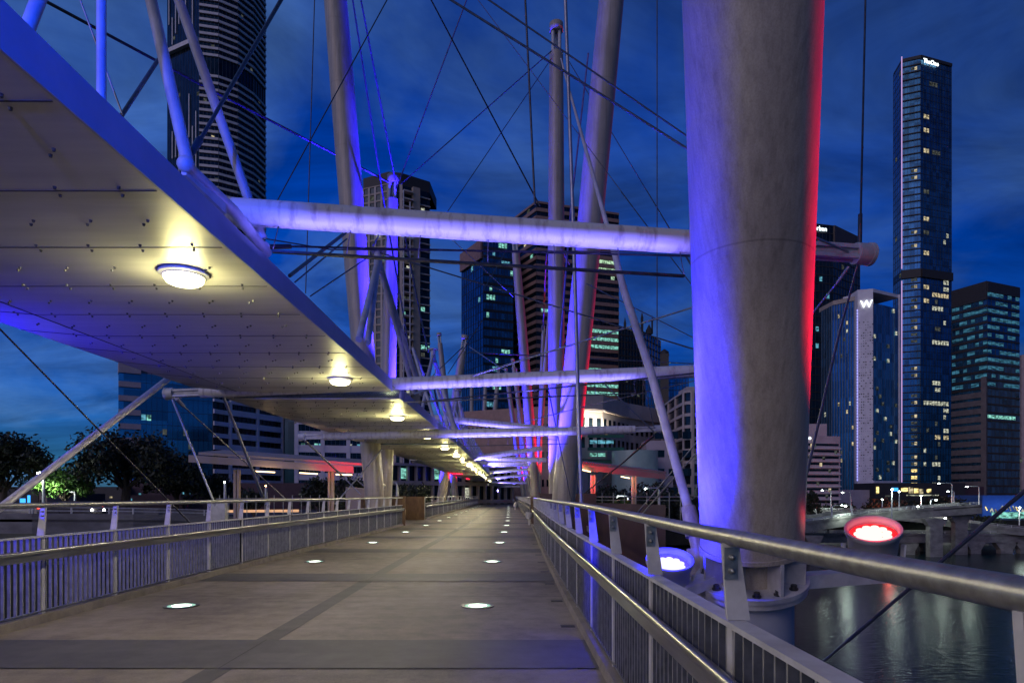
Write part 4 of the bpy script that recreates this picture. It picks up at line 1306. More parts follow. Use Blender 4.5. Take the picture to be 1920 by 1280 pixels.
# --- brown granite tower
H = 150.0
B, P, zt = building('office_tower', 'tall brown tower with dark window bands, some lit green', [(949, 424), (1006, 381), (1160, 404)], H, 34, M['glass_dark'])
facade(B, P[0], P[1], -5, zt, 38, 10, .45, M['brown'], .5, 0, None, lit=.06, mats=('w_warm', 'w_dim', 'w_teal'), hfrac=.4, rng=rg, maxw=20)
rows = {31: 8, 30: 8, 29: 3, 27: 2, 24: 4, 22: 9, 21: 11, 20: 12, 17: 13, 15: 10, 14: 8, 13: 6, 10: 6, 7: 8, 35: 1}
cells = []
for i, n_ in rows.items():
    js = rg.sample(range(20), min(n_, 20)) if n_ < 8 else range(20-n_, 20)
    for j in js: cells.append((i, j, 'w_teal' if i < 27 else 'w_green'))
facade(B, P[1], P[2], -5, zt, 38, 20, .45, M['brown'], .5, .1, M['mullion'], .1, cells=cells, hfrac=.42, wfrac=.9)
clean(B)

# --- gothic topped blue tower and lower glass block
H = 85.0
B, P, zt = building('office_tower', 'slim dark tower with stepped spires right of the brown tower', [(1160, 615), (1205, 622), (1238, 640)], H, 30, M['glass_navy'])
facade(B, P[0], P[1], -5, zt, 26, 8, .2, M['charcoal'], .2, .5, M['charcoal'], .3, lit=.02, mats=('w_dim',), rng=rg)
facade(B, P[1], P[2], -5, zt, 26, 6, .2, M['charcoal'], .2, .5, M['pinkish'], .3, lit=.02, mats=('w_dim',), rng=rg)
b = MB(); q = P[1]
for (ddx, w_, h_) in ((-9, 1.2, 6), (-5, 2.4, 3), (0, 1.2, 9), (3, 3.0, 2.5), (5.5, .8, 7)):
    b.box((q.x+ddx, q.y+4, zt), (q.x+ddx+w_, q.y+4+w_, zt+h_)); b.tube([(q.x+ddx+w_/2, q.y+4+w_/2, zt+h_), (q.x+ddx+w_/2, q.y+4+w_/2, zt+h_+3)], [w_*.5, .02], 8)
b.build('spire', M['charcoal'], B); clean(B)
H = 62.0
B, P, zt = building('office_block', 'blue black glass block below the spired tower', [(1150, 716), (1210, 706), (1291, 704)], H, 24, M['glass_navy'])
facade(B, P[0], P[1], -5, zt, 18, 8, .1, M['mullion'], .15, .25, M['mullion'], .25, lit=.07, mats=('w_white', 'w_cyan', 'w_dim'), rng=rg)
facade(B, P[1], P[2], -5, zt, 18, 14, .1, M['mullion'], .15, .25, M['mullion'], .25, lit=.07, mats=('w_white', 'w_cyan', 'w_dim'), rng=rg, runs=True)
clean(B)
H = 70.0
B, P, zt = building('office_block', 'far stepped tower with a small dome before the open sky', [(1238, 664), (1254, 662)], H, 20, M['charcoal'], body_name='wall')
MB().tube([(P[0].x+3, P[0].y+4, zt), (P[0].x+3, P[0].y+4, zt+2), (P[0].x+3, P[0].y+4, zt+3.5)], [2.5, 2.2, .2], 12).build('dome', M['charcoal'], B)

# --- court building: long curved cream slab with punched windows
H = 24.0
cp = [(1040, 756), (1085, 737), (1130, 741), (1180, 756), (1243, 768)]
B, P, zt = building('court_building', 'long curved cream building with a floodlit strip of windows', cp, H, 30, M['cream'], zbase=-5, body_name='wall')
for k in range(4):
    L_ = (P[k+1]-P[k]).length
    nb = max(3, int(L_/2.4))
    a = Vector((*P[k], 0)); c = Vector((*P[k+1], 0)); dd_ = c-a; nn = Vector((dd_.y, -dd_.x, 0)).normalized(); nn = nn if nn.y < 0 else -nn
    for fl_ in (0, 1):
        for j in range(nb):
            b = MB(); b.obox(a+dd_*((j+.25)/nb)+Vector((0,0,zt-8.2-fl_*4.6))+nn*.01, dd_*(.5/nb), nn*.04, Vector((0,0,2.6)))
            b.build('window', M['glass_dark'], B)
    b = MB(); b.obox(a+Vector((0,0,zt-15.5)), dd_, nn*1.2, Vector((0,0,2.2)))
    b.build('ledge', M['cream'], B)
    b = MB(); b.obox(a+Vector((0,0,zt-4.0)), dd_, nn*.7, Vector((0,0,.5)))
    b.build('ledge', M['cream'], B)
a = Vector((*P[1], 0)); c = Vector((*P[2], 0)); dd_ = c-a; nn = Vector((dd_.y, -dd_.x, 0)).normalized(); nn = nn if nn.y < 0 else -nn
for k in range(5):
    q = a+dd_*(.05+.24*k)+nn*1.3+Vector((0,0,zt-9.4))
    b = MB(); b.box((q.x-.25, q.y-.15, q.z-.2), (q.x+.25, q.y+.15, q.z)); b.build('uplight', M['w_hot'], B)
    spot('court_uplight_beam', q+Vector((0,-.3,.1)), q-nn*1.1+Vector((0,0,3)), (1.0, .93, .72), 2200, 130, .6, .1)
B2 = thing('court_annex', 'lower court building with a pale green glazed drum and green floors', 'building', (P[2].x, P[2].y-6, -5))
q = at(1190, 850, P[2].y-8)
MB().tube([(q.x, q.y, -5), (q.x, q.y, zt-14)], 5.2, 40).build('glazed_drum', noise_mat('pale_green_glass', (.30, .42, .38), (.40, .52, .46), .6, .3), B2)
for k in range(3):
    q0 = at(1102, 868-k*24, P[2].y-6); q1 = at(1170, 868-k*24, P[2].y-6)
    MB().box((q0.x, q0.y, q0.z), (q1.x, q0.y+.4, q0.z+.7)).build('floor_edge', noise_mat('green_floor_edge', (.02, .10, .06), (.03, .16, .09), 1, .5), B2)
    for j in range(4):
        if (j*3+k) % 4 == 3: continue
        MB().box((q0.x+.5+j*1.9, q0.y+.1, q0.z-1.4), (q0.x+2.2+j*1.9, q0.y+.2, q0.z-.6)).build('window', M['w_teal' if k % 2 else 'w_cyan'], B2)
q0 = at(1070, 700, P[2].y-3); q1 = at(1102, 700, P[2].y-3)
MB().box((q0.x, q0.y, -5), (q1.x, q0.y+3, zt-14)).build('end_wall', M['pinkish'], B2)
q0 = at(1188+8, 800, P[2].y-2); q1 = at(1262, 800, P[2].y-2)
MB().box((q0.x+2, q0.y, -5), (q1.x, q0.y+6, zt-11)).build('office_wing', M['pinkish'], B2)
for r_ in range(5):
    for j in range(3):
        x = q0.x+4.0+j*3.3
        MB().box((x, q0.y-.05, 15-r_*4.4), (x+2.3, q0.y, 16.7-r_*4.4)).build('wing_window', M['glass_dark'], B2)

# --- cream grid building with rounded corner
H = 24.5
gp = [(1243, 764), (1268, 746), (1283, 737), (1298, 735), (1335, 742)]
B, P, zt = building('grid_building', 'cream building of square windows with a rounded corner, left of the big mast', gp, H, 20, M['glass_dark'])
for k in range(4):
    L_ = (P[k+1]-P[k]).length
    nb = (2, 1, 1, 3)[k]
    facade(B, P[k], P[k+1], -5, zt, 11, nb, .26, M['cream'], .35, .42, M['cream'], .45, lit=.05, mats=('w_dim', 'w_warm'), rng=rg)
c0 = Vector((P[2].x, P[2].y, zt))
MB().box((P[0].x+2, P[1].y+1, zt+.5), (P[4].x, P[1].y+9, zt+3.0)).build('roof_house', M['cream'], B)
clean(B)

# --- right side: dark tower with urban sign
H = 120.0
B, P, zt = building('office_tower', 'near black tower with a lit roof sign behind the big mast', [(1440, 410), (1562, 424), (1612, 448)], H, 30, M['glass_dark'])
facade(B, P[0], P[1], -5, zt, 34, 18, .1, M['charcoal'], .2, .12, M['mullion'], .15, lit=.03, mats=('w_cyan', 'w_dim'), rng=rg)
facade(B, P[1], P[2], -5, zt, 34, 10, .1, M['charcoal'], .2, .12, M['mullion'], .15, lit=.03, mats=('w_dim',), rng=rg)
a = Vector((*P[1], 0)); c = Vector((*P[2], 0)); dd_ = c-a; nn = Vector((dd_.y, -dd_.x, 0)).normalized(); nn = nn if nn.y < 0 else -nn
b = MB(); b.obox(a+Vector((0,0,zt-9)), dd_, nn*.8, Vector((0,0,9.2))); b.build('crown_panel', noise_mat('bronze_panel', (.05,.03,.025), (.08,.05,.04), 1, .5), B)
clean(B)
def text(name, body, mat, parent, loc, size, rotz=0, ext_=.15, bold=0.0):
    cu = bpy.data.curves.new(name, 'FONT'); cu.body = body; cu.size = size; cu.extrude = ext_; cu.offset = bold
    tmp = bpy.data.objects.new('tmp_text', cu); COL.objects.link(tmp)
    dg = bpy.context.evaluated_depsgraph_get()
    me = bpy.data.meshes.new_from_object(tmp.evaluated_get(dg)); 
    bpy.data.objects.remove(tmp)
    me.materials.clear(); me.materials.append(mat)
    me.transform(Matrix.Translation(Vector(loc)-wloc(parent)) @ Matrix.Rotation(rotz, 4, 'Z') @ Matrix.Rotation(R(90), 4, 'X'))
    o = bpy.data.objects.new(name, me); COL.objects.link(o); o.parent = parent
    return o
def sign_on(parent, body, px, py, A, C, hpx, mat, bold=0.0, out=.6):
    """lettering standing on the facade line A-C, its lower left seen at pixel px, py"""
    A = Vector((A[0], A[1])); C = Vector((C[0], C[1])); d = (C-A)
    # intersect the sight line with the wall
    k = (px-CX)/F
    # A.x + s d.x = k (A.y + s d.y)
    s_ = (k*A.y - A.x)/(d.x - k*d.y)
    p = A + d*s_
    nn = Vector((d.y, -d.x)).normalized(); nn = nn if nn.y < 0 else -nn
    p = p + nn*out
    z = EYE + (CY-py)/F*p.y
    size = hpx*p.y/F/.72
    return text('sign_text', body, mat, parent, (p.x, p.y, z), size, math.atan2(d.y, d.x), .12, bold)
sign_on(B, 'urban', 1524, 431, P[0], P[1], 9, M['sign'])

# --- W tower
H = 78.0
B, P, zt = building('hotel_tower', 'hotel tower with a white perforated panel and lit letter', [(1541, 583), (1560, 573), (1607, 563)], H*.93, 26, M['glass_navy'])
facade(B, P[0], P[1], -5, zt, 26, 4, 0, None, 0, .3, M['mullion_pale'], .3, lit=.05, mats=('w_white',), rng=rg)
facade(B, P[1], P[2], -5, zt, 26, 9, 0, None, 0, .3, M['mullion_pale'], .3, lit=.07, mats=('w_white', 'w_warm', 'w_dim', 'w_dim'), rng=rg, hfrac=.45, wfrac=.55)
a = Vector((*P[0], 0)); c = Vector((*P[1], 0)); e = Vector((*P[2], 0))
b = MB(); b.obox(a+Vector((0,-.8,zt)), c-a, Vector((0,3,0)), Vector((0,0,1.6))); b.obox(c+Vector((0,-.8,zt)), e-c, Vector((0,3,0)), Vector((0,0,1.6)))
b.build('roof_edge', M['tan'], B)
Dw = P[2].y - 2
q = [at(1608, 0, Dw), at(1637, 0, Dw-1.5), at(1686, 0, Dw+6)]
zt2 = EYE+(CY-541)/F*(Dw-1.5); zb2 = EYE+(CY-906)/F*Dw
b = MB(); b.prism([(q[0].x, q[0].y), (q[1].x, q[1].y), (q[2].x, q[2].y), (q[2].x, q[2].y+20), (q[0].x, q[0].y+20)], -4.9, zb2)
b.build('podium', M['charcoal'], B)
b = MB(); b.prism([(q[0].x, q[0].y), (q[1].x, q[1].y), (q[1].x+1, q[1].y+14), (q[0].x+1, q[0].y+14)], zb2+.01, zt2)
A_ = Vector((q[0].x, q[0].y, 0)); C_ = Vector((q[1].x, q[1].y, 0)); d_ = C_-A_; n_ = Vector((d_.y, -d_.x, 0)).normalized(); n_ = n_ if n_.y < 0 else -n_
r3 = random.Random(2)
for i in range(70):
    for j in range(7):
        if r3.random() < .55 and not (i > 60):
            w_ = r3.choice([.16, .26, .40])
            o_ = A_ + d_*((j+.5)/7) + Vector((0,0,zb2+1.5+i*(zt2-zb2-3)/70)) + n_*.02
            b.obox(o_, d_.normalized()*w_, n_*.03, Vector((0,0,w_*.9)), 1)
b.build('perforated_panel', [M['white_clad'], M['dark']], B)
b = MB()
for i in range(60):
    z_ = zb2+1+i*(zt2-zb2-8)/60
    b.obox(A_+n_*.1-d_.normalized()*.3+Vector((0,0,z_)), d_.normalized()*.3, n_*.3, Vector((0,0,(zt2-zb2)/100)))
b.build('led_line', M['neon_blue'], B)
sign_on(B, 'W', 1613, 577, (q[0].x, q[0].y), (q[1].x, q[1].y), 14, M['sign'], .02, .4)
b = MB(); b.prism([(q[1].x+.3, q[1].y+.6), (q[2].x-.4, q[2].y+.6), (q[2].x, q[2].y+14), (q[1].x+1, q[1].y+14)], zb2+.01, zt2-5)
b.build('glazing', M['glass_blue'], B)
A_ = Vector((q[1].x, q[1].y, 0)); C_ = Vector((q[2].x, q[2].y, 0)); d_ = C_-A_; n_ = Vector((d_.y, -d_.x, 0)).normalized(); n_ = n_ if n_.y < 0 else -n_
b = MB(); b.obox(A_+Vector((0,0,zt2-1.2)), d_, -n_*12, Vector((0,0,1.2))); b.obox(A_+Vector((0,0,zb2)), d_, n_*.4, Vector((0,0,1)))
b.obox(A_+d_*.97+Vector((0,0,zb2)), d_*.03, n_*.5, Vector((0,0,zt2-zb2)))
b.build('frame', M['white_clad'], B)
facade(B, (q[1].x+.3, q[1].y+.4), (q[2].x-.4, q[2].y+.4), zb2+1, zt2-5, 24, 9, 0, None, 0, .1, M['mullion'], .12, lit=.10, mats=('w_white', 'w_dim', 'w_dim'), rng=rg, hfrac=.5, wfrac=.7)
clean(B)

# --- The One tower
H = 215.0
B, P, zt = building('skyscraper', 'tallest dark glass skyscraper with a pink neon line and roof sign', [(1675, 142), (1690, 116), (1726, 108), (1784, 124)], H, 36, M['glass_navy'])
facade(B, P[0], P[1], -5, zt, 66, 4, .06, M['mullion'], .1, .12, M['mullion'], .1, lit=.05, mats=('w_dim',), rng=rg, maxw=20)
cl1 = []
for i in range(1, 66):
    if i < 6: cl1 += [(i, 3, 'w_hot'), (i, 4, 'w_hot')]
    elif i < 34 and rg.random() < .7: cl1.append((i, 3, 'w_dim')); cl1.append((i, 4, 'w_warm' if rg.random() < .4 else 'w_dim'))
    elif rg.random() < .2: cl1 += [(i, 3, 'w_dim'), (i, 4, 'w_warm')]
facade(B, P[1], P[2], -5, zt, 66, 6, .14, M['charcoal'], .5, .12, M['mullion'], .1, cells=cl1, hfrac=.45)
cl2 = []
for (i, j0, j1, mk) in [(61, 3, 5, 'w_dim'), (56, 1, 2, 'w_warm'), (54, 1, 2, 'w_warm'), (51, 1, 2, 'w_warm'), (51, 4, 6, 'w_dim'), (45, 1, 2, 'w_dim'), (41, 1, 2, 'w_warm'), (39, 1, 2, 'w_dim'),
    (39, 9, 9, 'w_white'), (38, 8, 8, 'w_white'), (36, 1, 2, 'w_warm'), (33, 5, 7, 'w_white'), (32, 8, 9, 'w_white'), (31, 1, 2, 'w_warm'), (31, 8, 9, 'w_white'), (30, 4, 9, 'w_warm'), (29, 1, 2, 'w_warm'), (29, 5, 5, 'w_dim'), (28, 4, 7, 'w_white'),
    (26, 8, 8, 'w_white'), (25, 5, 6, 'w_dim'), (23, 4, 9, 'w_white'), (17, 4, 6, 'w_white'), (16, 5, 6, 'w_white'), (14, 1, 9, 'w_white'), (13, 8, 9, 'w_white'), (12, 8, 8, 'w_white'), (11, 5, 5, 'w_dim'), (10, 8, 9, 'w_white'), (10, 2, 2, 'w_dim'),
    (9, 5, 6, 'w_warm'), (9, 8, 9, 'w_warm'), (8, 6, 6, 'w_dim'), (7, 1, 1, 'w_white'), (6, 5, 5, 'w_dim'), (5, 1, 1, 'w_white'), (5, 4, 6, 'w_white'), (3, 6, 6, 'w_white'), (2, 4, 7, 'w_white')]:
    for j in range(j0, j1+1): cl2.append((i+1, j, mk))
facade(B, P[2], P[3], -5, zt, 66, 11, .06, M['mullion'], .1, .10, M['mullion'], .12, cells=cl2, hfrac=.6, wfrac=.78)
zr = EYE + (CY-512)/F*P[2].y
b = MB(); b2 = MB()
for k in range(3):
    a = Vector((*P[k], 0)); c = Vector((*P[k+1], 0)); dd_ = c-a; nn = Vector((dd_.y, -dd_.x, 0)).normalized(); nn = nn if nn.y < 0 else -nn
    b.obox(a+Vector((0,0,zr-2)), dd_, nn*1.0, Vector((0,0,4)))
    b2.obox(a+Vector((0,0,zt-.5)), dd_, nn*.5, Vector((0,0,1.5)))
b.build('dark_belt', M['charcoal'], B); b2.build('roof_edge', M['charcoal'], B)
q = P[1]; b = MB(); b.tube([(q.x-.2, q.y-.7, 8), (q.x-.2, q.y-.7, zr-3)], .22, 8); b.tube([(q.x-.2, q.y-.7, zr+3), (q.x-.2, q.y-.7, zt+2)], .22, 8)
b.build('neon_line', M['neon'], B)
sign_on(B, 'TheOne', 1729, 117, P[2], P[3], 8, M['sign'], .03, .8)
clean(B)

# --- right office tower
H = 88.0
B, P, zt = building('office_tower', 'office tower with cyan lit floors above a brown grid, at the right edge', [(1785, 548), (1851, 529), (1911, 541)], H, 30, M['glass_navy'])
rows_l = [(i, j, 'w_floor') for i in range(15, 26) for j in range(9) if rg.random() < .72] 
facade(B, P[0], P[1], -5, zt, 28, 9, .28, M['charcoal'], .25, .1, M['mullion'], .1, cells=rows_l, hfrac=.42, wfrac=1.0)
rows_r = [(i, j, 'w_floor') for i in range(15, 27) for j in range(8) if rg.random() < .75]
rows_r += [(11, j, 'w_teal') for j in range(0, 7)]
facade(B, P[1], P[2], -5, zt, 28, 8, .2, M['charcoal'], .25, .1, M['mullion'], .1, cells=rows_r, hfrac=.42, wfrac=1.0)
a = Vector((*P[0], 0)); c = Vector((*P[1], 0)); dd_ = c-a; nn = Vector((dd_.y, -dd_.x, 0)).normalized(); nn = nn if nn.y < 0 else -nn
fh = (zt+5)/28
b = MB()
for i in range(1, 15):
    b.obox(a+Vector((0,0,-5+i*fh)), dd_, nn*.6, Vector((0,0,fh*.66)))
b.obox(a+dd_*.86-Vector((0,0,5)), dd_*.14, nn*.8, Vector((0,0,5+15*fh)))
b.build('brown_grid', noise_mat('grey_brown_panel', (.13,.11,.115), (.19,.165,.165), .5, .6), B)
e = Vector((*P[2], 0)); b = MB(); d2 = e-c; n2 = Vector((d2.y, -d2.x, 0)).normalized(); n2 = n2 if n2.y < 0 else -n2
b.obox(a+Vector((0,0,zt-7)), dd_, nn*.4, Vector((0,0,7.2))); b.obox(c+Vector((0,0,zt-4)), d2, n2*.4, Vector((0,0,4.2)))
b.build('crown_panel', M['charcoal'], B); clean(B)
H = 60
B, P, zt = building('office_block', 'sliver of a grey building cut by the right picture edge', [(1912, 666), (1990, 650)], H, 20, M['pinkish'], body_name='wall')
facade(B, P[0], P[1], -5, zt, 20, 14, 0, None, 0, 0, None, lit=.1, mats=('w_dim',), rng=rg)
clean(B)

# --- white hotel block with lit letters
H = 16.7
B, P, zt = building('hotel_block', 'grey white hotel slab with a lit name on its roof, right of the big mast', [(1450, 815), (1575, 818)], H, 16, M['pinkish'], body_name='wall')
facade(B, P[0], P[1], -5, zt-1.8, 12, 22, 0, None, 0, 0, None, cells=[(i, j, 'w_dim') for i, j in ((11, 13), (9, 16), (7, 18), (5, 14), (3, 17), (1, 19), (10, 20))] + [(11, 12, 'w_warm'), (8, 15, 'w_warm'), (4, 18, 'w_warm')])
a = Vector((*P[0], 0)); c = Vector((*P[1], 0)); dd_ = c-a; nn = Vector((dd_.y, -dd_.x, 0)).normalized(); nn = nn if nn.y < 0 else -nn
fh = (zt-1.8+5)/12
b = MB()
for i in range(12): b.obox(a+dd_*.01+Vector((0,0,-5+i*fh+fh*.45))+nn*.005, dd_*.97, nn*.02, Vector((0,0,fh*.38)))
b.build('window_strip', M['glass_dark'], B)
b = MB()
for i in range(12): b.obox(a+Vector((0,0,-5+i*fh)), dd_, nn*.5, Vector((0,0,fh*.16)))
b.build('sunshade', M['white_clad'], B)
MB().box((P[0].x, P[0].y+4, zt), (P[0].x+(P[1].x-P[0].x)*.8, P[0].y+10, zt+3.5)).build('plant_room', M['pinkish'], B)
sign_on(B, 'voco', 1504, 823, P[0], P[1], 6.5, M['sign'], .02, .3)
clean(B)
# podiums
def podium(label, x0_, x1_, y0_, D, mat, cells_, dep=12):
    a = at(x0_, y0_, D); c = at(x1_, y0_, D)
    B = thing('podium', label, 'podium building', ((a.x+c.x)/2, D, -5))
    b = MB(); b.box((a.x, D, -5), (c.x, D+dep, a.z)); b.build('wall', M[mat], B)
    for (xa, xb, ya_, yb_, mk) in cells_:
        p_, q_ = at(xa, ya_, D-.1), at(xb, yb_, D-.1)
        MB().box((p_.x, D-.12, q_.z), (q_.x, D-.02, p_.z)).build('window', M[mk], B)
    return B
podium('perforated pale podium at the foot of the hotel tower', 1575, 1640, 918, 215, 'pinkish', [(1632, 1640, 907, 916, 'w_hot')])
podium('dark podium with warm lit shopfronts below the skyscraper', 1640, 1810, 905, 212, 'charcoal',
       [(1643, 1648, 912, 925, 'w_hot'), (1672, 1684, 914, 920, 'blue_glow'), (1690, 1702, 914, 921, 'w_hot'), (1704, 1712, 913, 924, 'w_warm'), (1714, 1722, 915, 924, 'w_hot'), (1724, 1731, 916, 925, 'w_warm'), (1738, 1746, 916, 923, 'w_hot'), (1660, 1672, 928, 931, 'w_dim'), (1700, 1760, 927, 929, 'w_white')])
podium('long dark row of shops behind the left trees', -120, 232, 912, 104, 'charcoal', [(-20, -8, 930, 934, 'w_dim'), (60, 66, 928, 931, 'w_warm'), (96, 101, 920, 924, 'w_dim'), (150, 154, 926, 929, 'w_cyan'), (176, 186, 934, 937, 'w_dim'), (205, 210, 930, 933, 'w_warm')])
podium('long dark row of shops behind the left shelter', 232, 700, 905, 106, 'maroon', [(260, 264, 924, 927, 'w_cyan'), (300, 306, 930, 932, 'w_dim'), (380, 384, 918, 920, 'w_cyan'), (560, 568, 925, 928, 'w_dim'), (640, 646, 918, 922, 'w_cyan')])
podium('dim columned podium under the right office tower', 1808, 1845, 912, 214, 'maroon', [(1810, 1828, 932, 938, 'w_hot')])
a = at(1842, 928, 190)
B = thing('theatre_wall', 'low building with a blue floodlit wall and angled lights', 'building', (a.x+6, 190, -5))
c = at(1990, 928, 190)
MB().box((a.x, 190, -5), (c.x, 205, a.z)).build('wall', noise_mat('blue_wall', (.03,.09,.26), (.05,.13,.36), .2, .6), B)
r4 = random.Random(9)
for k in range(13):
    q_ = at(1851+k*6.3+r4.uniform(-1, 1), 956+r4.uniform(-3, 6), 189.7); s_ = r4.choice([-1, 1])
    MB().bar(q_, q_+Vector((s_*.5, 0, 1.1)), .2, .2, up=(0,1,0)).build('lamp_bar', M['w_white' if k % 3 else 'w_hot'], B)
for k in range(4):
    point('blue_wall_light', at(1855+k*20, 950, 187), (.12, .3, 1), 160, .4)
q_ = at(1862, 975, 186)
MB().box((q_.x, 186, -5), (c.x, 186.5, -3.2)).build('lit_base', M['w_teal'], B)

# --- left side: teal glass block with pale balcony panels
H = 26.0
B, P, zt = building('office_block', 'blue glass office block with pale slabs on its left edge', [(222, 688), (399, 704)], H, 20, M['glass_teal'], zbase=-.8)
a = Vector((*P[0], 0)); c = Vector((*P[1], 0)); dd_ = c-a; nn = Vector((dd_.y, -dd_.x, 0)).normalized(); nn = nn if nn.y < 0 else -nn
fh = 2.85
for i in range(10):
    b = MB(); b.obox(a+Vector((0,0,zt-1.1-i*fh)), dd_*.225, nn*.6, Vector((0,0,1.1)))
    b.build('balcony_slab', M['pinkish'], B)
facade(B, P[0]+(P[1]-P[0])*.225, P[1], -.8, zt, 10, 14, .03, M['mullion'], .04, .04, M['mullion'], .05,
       cells=[(6, 0, 'w_cyan'), (6, 1, 'w_teal'), (5, 8, 'w_dim'), (5, 4, 'w_dim'), (3, 6, 'w_cyan'), (2, 7, 'w_cyan'), (4, 9, 'w_dim')], hfrac=.42)
MB().obox(a+Vector((0,0,zt-.9)), dd_*.4, -nn*4, Vector((0,0,2.0))).build('parapet', M['pinkish'], B)
clean(B)
# white office with ribbon windows
H = 16.2
B, P, zt = building('office_block', 'white office block with dark ribbon windows beside the blue glass block', [(399, 752), (430, 757), (528, 772)], H, 12, M['glass_dark'], zbase=-.8)
facade(B, P[0], P[1], -.8, zt, 9, 3, .36, M['white_clad'], .35, .12, M['charcoal'], .1, lit=0)
facade(B, P[1], P[2], -.8, zt, 9, 2, .5, M['white_clad'], .4, .5, M['white_clad'], .45, cells=[(4, 0, 'w_white')], hfrac=.42, wfrac=.5)
facade(B, P[1], P[2], -.8, zt, 9, 13, 0, None, 0, .12, M['charcoal'], .1, lit=0)
clean(B)
q0 = P[2]
b = thing('stair_tower', 'dark glazed stair tower between the two white offices', 'building', (q0.x+1.3, q0.y, -.8))
D = q0.y
MB().box((q0.x+.02, D, -.8), (at(556, 0, D).x, D+5, zt+.5)).build('glazing', M['glass_dark'], b)
MB().box((q0.x+.0, D-.3, -.8), (q0.x+.5, D-.01, zt+.3)).build('edge_pier', M['tan'], b)
q = at(556, 0, D)
MB().box((q.x-.35, D-.3, -.8), (q.x+.1, D-.01, zt+.3)).build('edge_pier', M['tan'], b)
H = 13.5
B, P, zt = building('office_block', 'white office with gridded windows right of the stair tower', [(556, 795), (700, 799), (735, 801)], H, 12, M['glass_dark'], zbase=-.8)
facade(B, P[0], P[1], -.8, zt, 6, 3, .52, M['white_clad'], .4, .75, M['white_clad'], .5, lit=0)
facade(B, P[0], P[1], -.8, zt, 6, 18, 0, None, 0, .06, M['mullion_pale'], .1, cells=[(4, 1, 'w_teal'), (4, 5, 'w_cyan'), (4, 12, 'w_white'), (4, 14, 'w_cyan'), (4, 4, 'w_teal'), (1, 16, 'w_dim')], hfrac=.30)
clean(B)
# far podium seen below the canopy in the centre
H = 4.8
B, P, zt = building('terrace_building', 'long low terrace building seen under the canopy behind the masts', [(730, 872), (958, 880)], H, 10, M['glass_dark'], zbase=-3)
facade(B, P[0], P[1], -3, zt, 3, 16, .22, M['tan'], .8, .3, M['tan'], .6, lit=.2, mats=('w_white', 'w_teal', 'w_dim'), rng=rg)
clean(B)
H = 14
B, P, zt = building('office_block', 'dim cream block filling the gap behind the far masts', [(860, 772), (1040, 760)], H+4, 14, M['brown'], zbase=-3, body_name='wall')
a = Vector((*P[0], 0)); c = Vector((*P[1], 0))
facade(B, P[0], P[1], -3, zt, 8, 22, 0, None, 0, 0, None, cells=[(i, j, 'glass_dark') for i in (2, 4, 6) for j in range(22)], hfrac=.5, wfrac=.45)
clean(B)
# end wall where the path turns away
a = at(915, 925, 150)
t = thing('end_screen', 'dim green glass screen where the path turns away', 'screen', (0, 152, 0))
MB().box((-5, 152, 0), (2.4, 152.2, 1.9)).build('panel', noise_mat('green_screen', (.08,.09,.05), (.14,.15,.09), .5, .5), t)

# ============================================================ EXPRESSWAYS AND STREET
def road(label, pts, width, th, name='flyover', piers=(), rail=True):
    """pts: (px, py, D) points along the near top edge of the deck"""
    P = [at(*p) for p in pts]
    t = thing(name, label, name, P[0].lerp(P[-1], .5), 'elevated road decks')
    b = MB(); pa = MB(); rl = MB()
    for a, c in zip(P[:-1], P[1:]):
        d = (c-a); d.z = 0; n = Vector((-d.y, d.x, 0)).normalized()
        if n.y < 0: n = -n
        b.obox(a-Vector((0,0,th)), c-a, n*width, Vector((0,0,th-.25)))
        for o_ in (n*0, n*(width-.25)):
            pa.obox(a+o_-Vector((0,0,.45 if o_.length < .1 else .2)), c-a, n*.25, Vector((0,0,.65)))
        if rail:
            for zz_ in (.42, .68):
                rl.bar(a+n*.12+Vector((0,0,zz_)), c+n*.12+Vector((0,0,zz_)), .07, .07)
            L_ = (c-a).length; k = 0
            while k < L_:
                q = a+(c-a)*(k/L_)+n*.12
                rl.bar(q+Vector((0,0,.2)), q+Vector((0,0,.70)), .1, .1, up=(0,1,0)); k += 2.6
    b.build('deck', M['road_concrete'], t); pa.build('parapet', M['road_concrete'], t)
    if rail: rl.build('guard_rail', M['white_steel'], t)
    for (px_, D, w_, zt_) in piers:
        q = at(px_, 0, D)
        b = MB(); b.add([(q.x-w_*.5, D, WZ-.5), (q.x+w_*.5, D, WZ-.5), (q.x+w_*.5, D+1.4, WZ-.5), (q.x-w_*.5, D+1.4, WZ-.5),
                         (q.x-w_*.5, D, zt_-1.6), (q.x+w_*.5, D, zt_-1.6), (q.x+w_*.5, D+1.4, zt_-1.6), (q.x-w_*.5, D+1.4, zt_-1.6),
                         (q.x-w_*.95, D, zt_), (q.x+w_*.95, D, zt_), (q.x+w_*.95, D+1.4, zt_), (q.x-w_*.95, D+1.4, zt_)],
                        [(0,1,5,4),(1,2,6,5),(2,3,7,6),(3,0,4,7),(4,5,9,8),(5,6,10,9),(6,7,11,10),(7,4,8,11),(8,9,10,11)])
        b.build('pier', M['road_concrete'], t)
    return t
road('upper ramp curving up to the right over the river', [(1440, 990, 118), (1508, 980, 124), (1600, 967, 130), (1648, 961, 134), (1750, 953, 136), (1841, 946, 136)], 7, 1.8,
     piers=[(1527, 122, 1.9, -6.0), (1756, 133, 2.6, -3.2), (1803, 138, 2.6, -2.6)])
road('middle ramp sinking to the right behind the upper ramp', [(1440, 953, 165), (1508, 956, 165), (1600, 958, 160), (1720, 968, 150), (1820, 982, 142), (1990, 1000, 138)], 7, 1.3)
